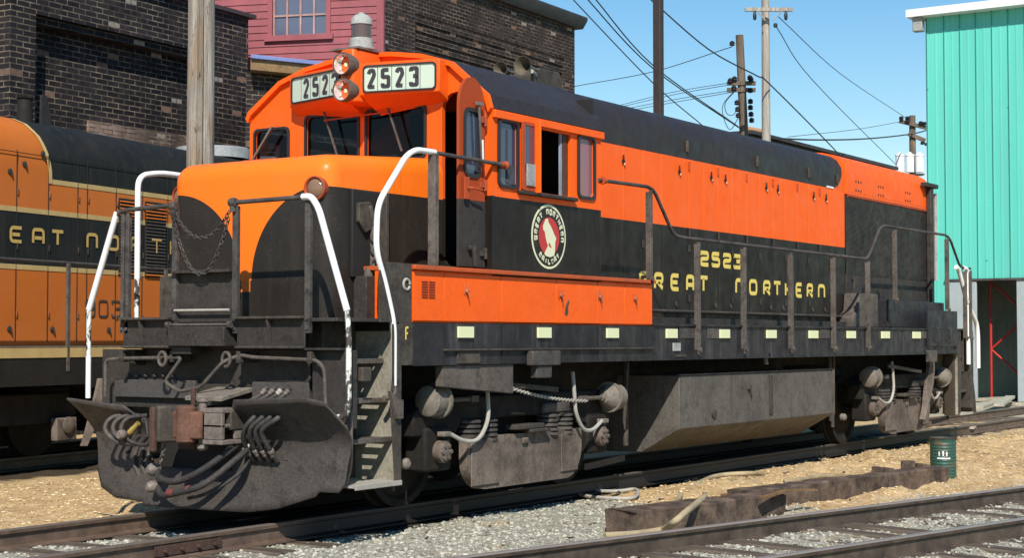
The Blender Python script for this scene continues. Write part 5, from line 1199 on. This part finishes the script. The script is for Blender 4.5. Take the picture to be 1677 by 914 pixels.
# trucks
def truck(xc, flip):
    s = -1 if flip else 1
    tk_parts = []
    for sy in (-1, 1):
        mb = MB(); yb = sy*1.02; yo = sy*1.22; a, b = sorted((yb, yo))
        mb.prism([(xc-1.75, .86), (xc-1.55, 1.0), (xc+1.55, 1.0), (xc+1.75, .86), (xc+1.75, .66), (xc+1.1, .66), (xc+.98, .78), (xc-.98, .78), (xc-1.1, .66), (xc-1.75, .66)], 'y', a, b)
        sf = mb.build('truck_frame', 'under', LK, bevel=.02)
        if sy > 0: continue
        mb = MB(); mb.plate(rounded([(xc-1.02, .62), (xc-1.02, .30), (xc-.84, .13), (xc+.84, .13), (xc+1.02, .32), (xc+1.02, .62)], .14, 5), [], .10, lambda u, v, w_: (u, -1.25+w_, v)); mb.build('spring_plank', 'truck', sf, bevel=.012)
        mb = MB(); mb.box(xc-.98, xc-.52, -1.318, -1.301, .17, .60); mb.build('plank_face', 'truck', sf, bevel=.02); mb = MB(); mb.box(xc+.60, xc+.92, -1.318, -1.301, .20, .58); mb.build('plank_face', 'truck', sf, bevel=.02); mb = MB(); mb.box(xc-.12, xc-.02, -1.33, -1.301, .52, .58); mb.build('plank_lug', 'truck', sf, bevel=.02)
        for cx in (xc-.75, xc+.62):
            for q in (-.14, .14):
                mb = MB()
                for k in range(5): mb.lathe([(.09, 0), (.115, .012), (.115, .03), (.09, .042)], (cx+q, -1.22, .565+.045*k), (0, 0, 1), 14)
                mb.build('coil_spring', 'rail', sf)
        mb = MB(); mb.box(xc-.28, xc+.22, -1.36, -1.22, .66, .71); mb.box(xc-.05, xc+.30, -1.38, -1.24, .625, .66); mb.build('swing_hanger', 'grime2', sf, bevel=.01)
        mb = MB(); mb.box(xc+.35, xc+.85, -1.27, -1.2, .79, .90); mb.build('snubber', 'rail', sf, bevel=.02)
        for cx, d in ((xc-1.42, -1), (xc+1.42, 1)):
            mb = MB(); mb.box(cx-.20, cx+.20, -1.26, -1.02, .34, .74); jb = mb.build('journal_box', 'under', LK, bevel=.03)
            mb = MB(); mb.lathe([(.10, 0), (.105, .02), (.10, .07), (.075, .085), (.03, .09)], (cx, -1.26, .52), (0, -1, 0), 20)
            for k in range(6):
                a_ = k*math.pi/3; mb.lathe([(.020, 0), (.020, .02)], (cx+.062*math.cos(a_), -1.342, .52+.062*math.sin(a_)), (0, -1, 0), 6)
            mb.build('bearing_cap', 'truck', jb)
            mb = MB(); mb.box(cx-.06, cx+.06, -1.36, -1.28, .655, .70); mb.build('cap_block', 'cyl', jb, bevel=.008)
            e_ = cx-.06*d*-1
            mb = MB(); mb.tube(spline([(cx-d*.05, -1.34, .68), (cx-d*.28, -1.36, .60), (cx-d*.48, -1.37, .62), (cx-d*.62, -1.37, .78), (cx-d*.64, -1.36, .98), (cx-d*.64, -1.34, 1.2)], 7), .020, 8); mb.build('speed_cable', 'pale', LK)
        # brake cylinders
        for cx, d, z in ((xc-1.50, -1, .98), (xc+1.60, 1, .92)):
            mb = MB(); mb.lathe([(.03, -.02), (.12, .0), (.138, .012), (.138, .15), (.162, .152), (.162, .185), (.138, .187), (.125, .21), (.06, .29), (.035, .30), (.035, .34)], (cx+d*.16, -1.30, z), (-d, 0, 0), 22); bcyl = mb.build('brake_cylinder', 'cyl', LK, smooth=25)
            mb = MB(); mb.cyl((cx-d*.14, -1.30, z), (cx-d*.55, -1.30, z), .022, 8); mb.box(min(cx-d*.50, cx-d*.62), max(cx-d*.50, cx-d*.62), -1.33, -1.27, z-.03, z+.03); mb.build('push_rod', 'stan', bcyl)
        mb = MB(); mb.beam((xc-1.0, -1.36, 1.14), (xc+.45, -1.36, 1.03), .03, .05); mb.build('brake_lever', 'grime2', LK, bevel=.005)
        if not flip:
            mb = MB(); chain(mb, sag((xc-.42, -1.40, 1.06), (xc+1.0, -1.38, .90), .03, 14), .045, .007); mb.build('brake_chain', 'pale', LK)
    for cx in (xc-1.42, xc+1.42):
        mb = MB(); mb.cyl((cx, -1.1, .50), (cx, 1.1, .50), .085, 16); ax = mb.build('axle', 'under', LK)
        for sy in (-1, 1):
            mb = MB(); mb.lathe([(.10, .07), (.2, .05), (.40, .03), (.44, .07), (.50, .07), (.505, -.03), (.535, -.045), (.535, -.075), (.44, -.075), (.2, -.05), (.10, -.05)], (cx, sy*.76, .50), (0, sy, 0), 36); mb.build('wheel', 'under', ax)
    mb = MB(); mb.box(xc-.45, xc+.45, -1.0, 1.0, .55, .95); mb.box(xc-1.35, xc+1.35, -.6, .6, .3, .8); mb.build('bolster', 'under', LK, bevel=.02)
    mb = MB(); mb.beam((xc+1.05, -1.33, .22), (xc+1.9, -1.30, .26), .03, .06); mb.build('brake_rigging', 'under', LK)
truck(3.12, False); truck(13.85, True)
# curved blade hanging by the rear truck
def blade(parent, x, y, name='curved_guard', s=1.):
    mb = MB(); V = []; n = 10
    for k in range(n+1):
        t = k/n; z = 1.25-.95*t*s; cx = x-.42*t**1.7
        wdt = .05+.16*math.sin(math.pi*min(1, t*1.1+.08))
        V += [(cx-wdt*.5, y-.02, z), (cx+wdt*.5, y-.05, z), (cx+wdt*.5, y+.01, z), (cx-wdt*.5, y+.03, z)]
    mb.add(V, [(4*k+j, 4*k+(j+1) % 4, 4*k+4+(j+1) % 4, 4*k+4+j) for k in range(n) for j in range(4)]+[(0, 1, 2, 3), (4*n, 4*n+1, 4*n+2, 4*n+3)])
    return mb.build(name, 'truck', parent)
blade(LK, 14.55, -1.42)
mb = MB(); mb.box(14.1, 14.42, -1.58, -1.50, 1.18, 1.36); mb.build('journal_bracket', 'rail', LK, bevel=.01)

# ================================================================== LOCOMOTIVE 903 behind, on its own track (local x along it, near side of the hood on local y = 0)
L9 = thing('diesel_locomotive', 'dusty orange and black locomotive numbered 903 with louvred hood doors, at the left edge', 'locomotive', tuple(LO), LA)
OR9 = (.52, .14, .02)
def m9(x, y, z):
    e = (x-.22+.0)._m('MULTIPLY', 1.0)
    sweep = ((z-3.62)/.8)*((z-3.62)/.8)*.26
    black_top = z.gt(3.60)*(x+sweep).gt(.20)
    band = z.gt(2.46)*z.lt(3.20)
    return S(x.nt, (black_top.max(band)*-1+1).k)
MT['h9'] = mask_paint('903_two_tone_paint', m9, orange=OR9, black=(.012, .014, .013), rough=.6)
MT['cream9'] = painted('faded_cream_stripe', (.56, .40, .16), amt=.3, dust=(.3, .2, .1), rough=.6)
sec = [(-.0, 1.45), (0, 3.75), (.03, 3.98), (.10, 4.18), (.24, 4.34), (.42, 4.42), (.8, 4.47), (1.2, 4.47), (1.6, 4.42), (1.8, 4.34), (1.94, 4.18), (2.0, 3.98), (2.0, 1.45)]
mb = MB(); mb.prism(sec, 'x', -7, 9.0); mb.build('hood', 'h9', L9, local=True, smooth=45)
mb = MB(); mb.box(-7.5, 9.3, -.55, 2.55, .95, 1.40); mb.build('frame', 'under', L9, local=True)
mb = MB(); mb.box(-7.5, 9.3, -.56, -.551, 1.30, 1.42); mb.build('sill_stripe', 'cream9', L9, local=True)
mb = MB(); mb.box(-7.5, 9.3, -.558, 2.56, 1.401, 1.445); mb.build('walkway', painted('worn_walkway', (.20, .16, .11), amt=.5), L9, local=True)
for z, x0 in ((3.60, .20), (3.19, -7), (2.455, -7)):
    mb = MB(); mb.box(x0, 8.9, -.006, -.0005, z-.032, z+.032); mb.build('cream_stripe', 'cream9', L9, local=True)
mb = MB()      # curved cream stripe up to the roof
pts = []
for k in range(12):
    z = 3.57+.85*k/11; xx = .20-((z-3.62)/.8)**2*.26 if z > 3.62 else .20
    yy = np.interp(z, [1.4, 3.75, 3.98, 4.18, 4.34, 4.42, 4.47], [0, 0, .03, .10, .24, .42, .8]); pts.append((xx, yy, z))
V = []
for x, y, z in pts: V += [(x-.035, y-.012, z+.004), (x+.03, y-.012, z+.004)]
mb.add(V, [(2*i, 2*i+1, 2*i+3, 2*i+2) for i in range(11)]); mb.build('cream_stripe', 'cream9', L9, local=True)
MT['gold9'] = M('gold_lettering', .6).color((.55, .36, .10)).m
hf9 = lambda u, v: (u, -.011, v)
mb = MB()
for ch, a in (('R', -.98), ('E', -.57), ('A', -.15), ('T', .23), ('N', .94), ('O', 1.40)): mb = MB(); glyph(mb, ch, a, a+.245, 2.755, 2.975, .045, hf9, r=.22); mb.build('letter', 'gold9', L9, local=True, smooth=0)
mb = MB()
for ch, a in (('R', 1.88), ('T', 2.36), ('H', 2.80), ('E', 3.25)): mb = MB(); glyph(mb, ch, a, a+.245, 2.755, 2.975, .03, lambda u, v: (u, -.034, v), r=.22); mb.build('letter', 'gold9', L9, local=True, smooth=0)
mb = MB()
for ch, a in (('9', .93), ('0', 1.21), ('3', 1.49)): mb = MB(); glyph(mb, ch, a, a+.21, 1.83, 2.07, .026, hf9, r=.22); mb.build('digit', 'digit', L9, local=True, smooth=0)
seam9 = [-2.2, -1.1, -.44, .17, .76, .96, 1.58, 2.18, 2.78, 3.4]
for a, b in zip(seam9, seam9[1:]):
    mb = MB(); mb.box(a+.005, b-.005, -.010, -.0075, 1.50, 3.55)
    if a >= 1.5 and a < 2.7: continue
MT['hg'] = painted('dusty_orange_hinge', (.34, .10, .025)); MT['h9k'] = painted('dusty_black_hinge', (.05, .04, .03))
for x in seam9:
    mb = MB(); mb.box(x-.004, x+.004, -.0085, -.0004, 1.50, 3.95); mb.build('door_seam', 'dark', L9, local=True)
    for z in (1.85, 2.72, 3.42):
        mb = MB(); mb.box(x+.012, x+.028, -.018, -.0005, z-.045, z+.045); mb.build('hinge', 'hg' if not 2.46 < z < 3.2 else 'h9k', L9, local=True, bevel=.004)
for x, z in ((-.57, 3.66), (-.55, 1.66), (.27, 1.66), (1.44, 1.66), (.05, 3.95), (-.30, 3.78)):
    mb = MB(); mb.lathe([(.04, 0), (.04, .012), (.025, .02)], (x, -.001, z), (0, -1, 0), 12); mb.beam((x, -.02, z+.03), (x+.015, -.022, z-.05), .02, .015); mb.build('door_latch', 'grime', L9, local=True)
mb = MB(); mb.box(-7, 9, -.008, -.001, 3.915, 3.925); mb.build('roof_seam', 'dark', L9, local=True)
for x0, x1 in ((1.64, 2.12), (2.24, 2.72)):
    mb = MB(); mb.box(x0, x1, -.016, -.001, 2.42, 3.50); lv = mb.build('louvre_panel', 'dark', L9, local=True)
    for k in range(22):
        z = 2.45+.048*k; mt = 'h9o' if (z > 3.22 or z < 2.47) else 'h9b'
        MT.setdefault('h9o', painted('dusty_orange_slat', OR9, amt=.2)); MT.setdefault('h9b', painted('dusty_black_slat', (.07, .06, .05), amt=.4))
        mb = MB(); mb.obox(((x0+x1)/2, -.020, z), (x1-x0-.02, .030, .008), Matrix.Rotation(.75, 3, 'X')); mb.build('slat', mt, lv, local=True)
rail('handrail', [tuple(W[L9] @ Vector(p)) for p in ((-3, -.5, 2.51), (3.2, -.5, 2.51))], 'rail', .020, .05, L9)
for x in (-2.2, -.08, 2.0):
    mb = MB(); mb.box(x-.03, x+.03, -.56, -.53, 1.12, 2.50); mb.build('stanchion', 'stan', L9, local=True, bevel=.004)
for x in (5.4, 7.2):
    mb = MB(); mb.lathe([(.62, 0), (.62, .16), (.58, .18), (.05, .18)], (x, 1.0, 4.46), (0, 0, 1), 28); mb.build('roof_fan', painted('pale_fan_housing', (.36, .38, .38), amt=.3) if 'pf' not in MT else MT['pf'], L9, local=True)
mb = MB(); mb.lathe([(.14, 0), (.11, .02), (.10, .36), (.12, .37), (.09, .37), (.08, .1)], (.75, .9, 4.45), (0, 0, 1), 16); mb.build('exhaust_stack', 'under', L9, local=True)
mb = MB(); mb.prism([(.95, 4.46), (1.18, 4.46), (1.06, 4.90), (.96, 4.90)], 'y', .78, .82); mb.build('stack_shield', 'roof', L9, local=True)
for xc in (-1.2, 6.8):
    mb = MB(); mb.prism([(xc-1.7, .55), (xc-1.5, .85), (xc+1.5, .85), (xc+1.7, .55), (xc+1.2, .45), (xc-1.2, .45)], 'y', -.25, -.1); mb.build('truck_frame', 'under', L9, local=True, bevel=.03)
    for cx in (xc-1.35, xc+1.35):
        mb = MB(); mb.cyl((cx, -.1, .5), (cx, 2.1, .5), .08, 12); ax = mb.build('axle', 'under', L9, local=True)
        for y_ in (.24, 1.76):
            mb = MB(); mb.lathe([(.05, -.06), (.5, -.06), (.5, .05), (.05, .06)], (cx, y_, .5), (0, 1, 0), 28); mb.build('wheel', 'under', ax, local=True)
        mb = MB(); mb.box(cx-.2, cx+.2, -.36, -.26, .22, .52); mb.lathe([(.10, 0), (.12, .03), (.06, .05)], (cx, -.36, .42), (0, -1, 0), 14); mb.build('journal_box', 'truck', L9, local=True, bevel=.03)
mb = MB(); mb.box(1.6, 5.0, -.30, 2.3, .25, .948); mb.build('fuel_tank', 'under', L9, local=True, bevel=.02)
mb = MB(); mb.box(-3.2, 1.0, .3, 1.7, .15, .945); mb.build('bolster', 'under', L9, local=True)
mb = MB(); mb.box(-6.8, -3.3, -.30, 2.3, .25, .948); mb.build('air_tank', 'under', L9, local=True)
for q, (x, lean) in enumerate(((.50, -1), (.72, 1))):
    mb = MB(); V = []; n = 9
    for k in range(n+1):
        t = k/n; z = 1.02-.86*t; cx = x+(-.34*t**1.6 if lean < 0 else .10*t**1.3); wd = .05+.09*math.sin(math.pi*min(1, t+.05))
        V += [(cx-wd/2, -.62, z), (cx+wd/2, -.66, z), (cx+wd/2, -.60, z), (cx-wd/2, -.58, z)]
    mb.add(V, [(4*k+j, 4*k+(j+1) % 4, 4*k+4+(j+1) % 4, 4*k+4+j) for k in range(n) for j in range(4)]+[(0, 1, 2, 3), (4*n, 4*n+1, 4*n+2, 4*n+3)])
    mb.build('curved_guard', 'truck', L9, local=True)
mb = MB(); mb.box(.35, .95, -.56, .2, .90, 1.2); mb.build('guard_bracket', 'under', L9, local=True)

# ================================================================== THINGS LYING ABOUT
def gpt(px, py, z=-.14):
    d = dirpx(px, py); q = CAM+d*((z-CAM.z)/d.z); return q
def timber(a, b, w_, z0, z1, label, seed):
    a = Vector((*a, 0)); b = Vector((*b, 0)); d = (b-a); L = d.length; d.normalize(); n = Vector((-d.y, d.x, 0)); random.seed(seed)
    mb = MB(); N = int(L/.12); V = []
    for i in range(N+1):
        t = i/N; j = lambda: random.uniform(-.009, .009); c = a+d*(L*t)
        for sw, zz in ((-.5, z0), (.5, z0), (.5, z1), (.44, z1+.012), (-.44, z1+.012), (-.5, z1)):
            V.append(c+n*(w_*sw+j())+Vector((0, 0, zz+j()))+(d*random.uniform(-.03, .03) if i in (0, N) else Vector()))
    mb.add(V, [(6*i+k, 6*i+(k+1) % 6, 6*i+6+(k+1) % 6, 6*i+6+k) for i in range(N) for k in range(6)]+[tuple(range(6)), tuple(range(6*N, 6*N+6))])
    return solo(mb, 'timber_beam', timm, (a.x, a.y, z0), label, 'timber beam', smooth=25)
tmm = M('creosoted_timber', .85, spec=.25); tmm.color(tmm.mix(tmm.noise(5, 5, .7).ramp(.38, .72), (.050, .036, .028), (.20, .14, .10))); tmm.bump(tmm.noise(14, 5, .7), .02, .8); timm = tmm.m
timber((2.20, -2.86), (4.42, -3.26), .34, -.19, .03, 'big squared dark timber with its cut end facing us, nearest to the camera', 1)
timber((4.30, -2.98), (8.34, -3.62), .26, -.19, .045, 'long dark timber running from the first one back to the green barrel', 2)
def lump(px, py, size, z, rz, label):
    q = gpt(px, py, z); mb = MB(); rot = Matrix.Rotation(rz, 3, 'Z') @ Matrix.Rotation(.12, 3, 'Y'); mb.obox(q+Vector((0, 0, size[2]/2)), size, rot); o = solo(mb, 'wood_chunk', timm, tuple(q), label, 'wood chunk', bevel=.012); return o
lump(1446, 776, (.30, .14, .07), .035, -.1, 'short dark block lying on the long timber, further from the barrel')
lump(1487, 770, (.34, .16, .10), .035, .35, 'tilted dark block on the long timber, nearer the barrel')
lump(1508, 768, (.20, .12, .06), .035, -.5, 'smallest dark block on the long timber, right beside the barrel')
barkm = painted('brown_bark', (.16, .085, .04), amt=.5, dust=(.3, .2, .1), rough=.9)
for (a, b, wd, lab) in (((1185, 812), (1330, 800), .09, 'long peeled bark strip lying in the sand behind the timbers'), ((1215, 806), (1322, 794), .06, 'thinner brown bark strip just behind the long one'), ((1250, 815), (1336, 803), .07, 'bark strip lying across the start of the long timber')):
    z = .05 if 'across' in lab else -.10
    p = gpt(*a, z); q = gpt(*b, z); mb = MB(); mid = (p+q)/2+Vector((0, .03, .03)); mb.beam(p, mid, wd, .02); mb.beam(mid, q, wd*.7, .02); solo(mb, 'bark_strip', barkm, tuple(p), lab, 'bark strip')
def lhose(pts, r, label, mt='hose_tan'):
    P_ = spline([gpt(*p) for p in pts], 7); mb = MB(); mb.tube(P_, r, 10); solo(mb, 'old_hose', mt, tuple(P_[0]), label, 'hose')
lhose([(1155, 814, .03), (1140, 826, .05), (1125, 838, .045), (1105, 855, -.02), (1085, 868, -.13), (1040, 875, -.15), (990, 878, -.15)], .030, 'tan hose draped over the nearest timber and curling onto the gravel')
lhose([(1052, 836, -.13), (1078, 830, -.14), (1103, 825, -.13), (1120, 808, -.13), (1150, 789, -.13), (1180, 779, -.12), (1236, 776, -.10), (1254, 783, -.10), (1228, 790, -.11), (1180, 787, -.12)], .028, 'tan hose snaking up from the timber to a closed loop in the sand')
lhose([(1284, 790, -.09), (1310, 786, -.07), (1349, 780, -.06), (1385, 781, -.06), (1410, 784, -.05)], .028, 'short tan hose arching along the sand behind the long timber')
lhose([(950, 811, -.15), (975, 815, -.15), (1030, 817, -.15), (1044, 810, -.14), (1040, 802, -.12), (1010, 805, -.14), (960, 805, -.15)], .020, 'thin pale hose coiled flat on the gravel beside the wheels', 'pale')
# barrel
bx_, by_ = 8.78, -3.53
BRl = thing('green_barrel', 'small dark green ribbed barrel with white stencil marks at the end of the timbers', 'barrel', (bx_, by_, -.17))
bm_ = M('dented_green_enamel', .5); bm_.color(bm_.mix(bm_.noise(9, 5, .7).ramp(.52, .72), (.025, .085, .062), (.17, .07, .035))); bm_.bump(bm_.noise(5, 3), .02, .5)
mb = MB(); prof = [(.0, .0), (.148, 0), (.155, .008), (.152, .02)]
for k in range(1, 12): z = .04+.038*k; prof += [(.150, z-.012), (.156, z), (.150, z+.012)]
prof += [(.152, .51), (.158, .518), (.158, .53), (.148, .532), (.146, .50), (0.01, .50)]
mb.lathe(prof, (bx_, by_, -.17), (0, 0, 1), 32); mb.build('drum', bm_.m, BRl, smooth=50)
mb = MB(); rp_ = [(bx_+.157*math.cos(a), by_+.157*math.sin(a), .358) for a in [2*math.pi*k/32 for k in range(33)]]; mb.tube(rp_, .007, 6); mb.build('rim', 'rust', BRl)
mb = MB()
va = math.atan2(CAM.y-by_, CAM.x-bx_)
def bf(u, v): a = va+u/.157; return (bx_+.1585*math.cos(a), by_+.1585*math.sin(a), v)
for u, ch in ((-.045, 'I'), (0.0, 'T'), (.042, 'I')): glyph(mb, ch, u-.017, u+.017, .145, .21, .014, bf, r=.1)
mb.ribbon([(-.07, .125), (-.02, .125), (.03, .122), (.085, .125)], .016, bf); mb.build('stencil_marks', 'white', BRl, smooth=0)
# pale planks near the shed
for i, (a, b, z) in enumerate((((1590, 655), (1674, 650), -.1), ((1602, 668), (1650, 652), .0), ((1636, 664), (1655, 650), .05), ((1612, 660), (1668, 662), -.12))):
    p = gpt(*a, z); q = gpt(*b, z); mb = MB(); mb.beam(p, q, .22, .06)
    solo(mb, 'plank', painted('bleached_plank', (.50, .44, .34), amt=.3) if i == 0 else bpy.data.materials['bleached_plank'], tuple(p), 'bleached loose plank in the heap on the ground before the shed doorway', 'plank', 'loose planks before the shed')
for i, (px, py, sx) in enumerate(((1484, 704, .8), (1500, 698, .6), (1592, 700, .5))):
    q = gpt(px, py, -.05); mb = MB(); mb.obox(q, (sx, .12, .04), Matrix.Rotation(.1*i, 3, 'Z')); solo(mb, 'plank', bpy.data.materials['bleached_plank'], tuple(q), ('pale board on the ballast beside the rear truck', 'second pale board close behind the first, beside the rear truck', 'short pale board on the rail behind the rear steps')[i], 'plank')

# rivet rows and small fittings on the big locomotive
def rivets(pts, d, name='rivet_row', mt='orange', r=.008):
    mb = MB()
    for p in pts: mb.lathe([(r, 0), (r*.8, r*.5), (r*.2, r*.8)], p, d, 6)
    return mb
mb = rivets([(1.05+.19*k, -1.55, 2.15) for k in range(22)], (0, -1, 0), r=.007); o = mb.build('rivet_row', 'orange_dull', LK); o['kind'] = 'stuff'
mb = rivets([(2.30, -1.501, 1.75+.085*k) for k in range(22)], (0, -1, 0), r=.006); o = mb.build('rivet_row', 'black', LK); o['kind'] = 'stuff'
mb = rivets([(12.34+.12*k, -.977, 3.70) for k in range(30)], (0, -1, 0), r=.009); o = mb.build('rivet_row', 'orange_dull', LK); o['kind'] = 'stuff'
for x in (1.42, 2.33, 4.10):
    mb = MB(); mb.box(x-.0, x+.006, -1.5255, -1.5205, 1.31, 1.665); mb.build('sill_seam', 'dark', LK)
for k in range(5):
    mb = MB(); mb.box(6.55+1.62*k, 6.556+1.62*k, -1.5135, -1.5105, 1.33, 1.53); mb.build('sill_seam', 'dark', LK)
mb = MB(); mb.tube(smooth3([(5.32, -1.02, 1.86), (8.0, -1.02, 1.86), (12.0, -1.02, 1.86)], .1), .018, 8); mb.build('conduit', 'grime2', LK)
for x in (6.1, 7.25, 8.45, 9.28, 10.1, 10.9, 11.68):
    for z in (2.02, 2.62):
        mb = MB(); mb.box(x-.03, x+.03, -.962, -.9525, z-.045, z+.045); mb.build('hinge', 'grime', LK, bevel=.003)
mb = MB(); mb.box(.30, .42, -1.50, -1.44, 1.18, 1.30); mb.build('step_light', 'grime2', LK, bevel=.01)
# pipes and rods hanging in the dark under the frame
for (a, b, r_) in (((1.0, -1.30, .86), (1.0, -1.28, .22), .016), ((5.2, -1.25, 1.28), (5.2, -1.2, .55), .02), ((5.6, -1.0, 1.3), (5.6, -1.0, .35), .03), ((11.0, -1.2, 1.3), (11.05, -1.2, .4), .03), ((11.4, -1.1, 1.3), (11.35, -1.1, .3), .025)):
    mb = MB(); mb.tube([a, b], r_, 8); mb.build('drain_pipe', 'grime2', LK)
for x in (.98, 1.12, 11.2):
    mb = MB(); mb.lathe([(.03, 0), (.05, .02), (.05, .07), (.03, .09)], (x, -1.27, .45), (0, -1, 0), 10); mb.build('air_cock', 'cyl', LK)

# splinters and scraps strewn on the ballast
rng = random.Random(11); mb = MB(); db = M('grey_brown_scrap', .9, spec=.2); db.color(db.mix(db.island(), (.05, .036, .026), (.30, .22, .15)))
for i in range(420):
    if i % 3: x = rng.uniform(-2, 11); y = -3.5-(x-.34)*.229+rng.uniform(-2.2, .5)
    else: x = rng.uniform(1, 13); y = rng.uniform(-3.6, -1.2)
    L = rng.uniform(.02, .20)*(1 if rng.random() < .4 else .45)
    mb.obox((x, y, gh(x, y)+.012), (L, rng.uniform(.008, .03), rng.uniform(.005, .015)), Matrix.Rotation(rng.uniform(-.8, .8), 3, 'Z') @ Matrix.Rotation(rng.uniform(-.15, .15), 3, 'Y'))
o = mb.build('wood_scraps', db.m, smooth=0); o['kind'] = 'stuff'; o['label'] = 'small brown splinters and scraps strewn on the gravel'
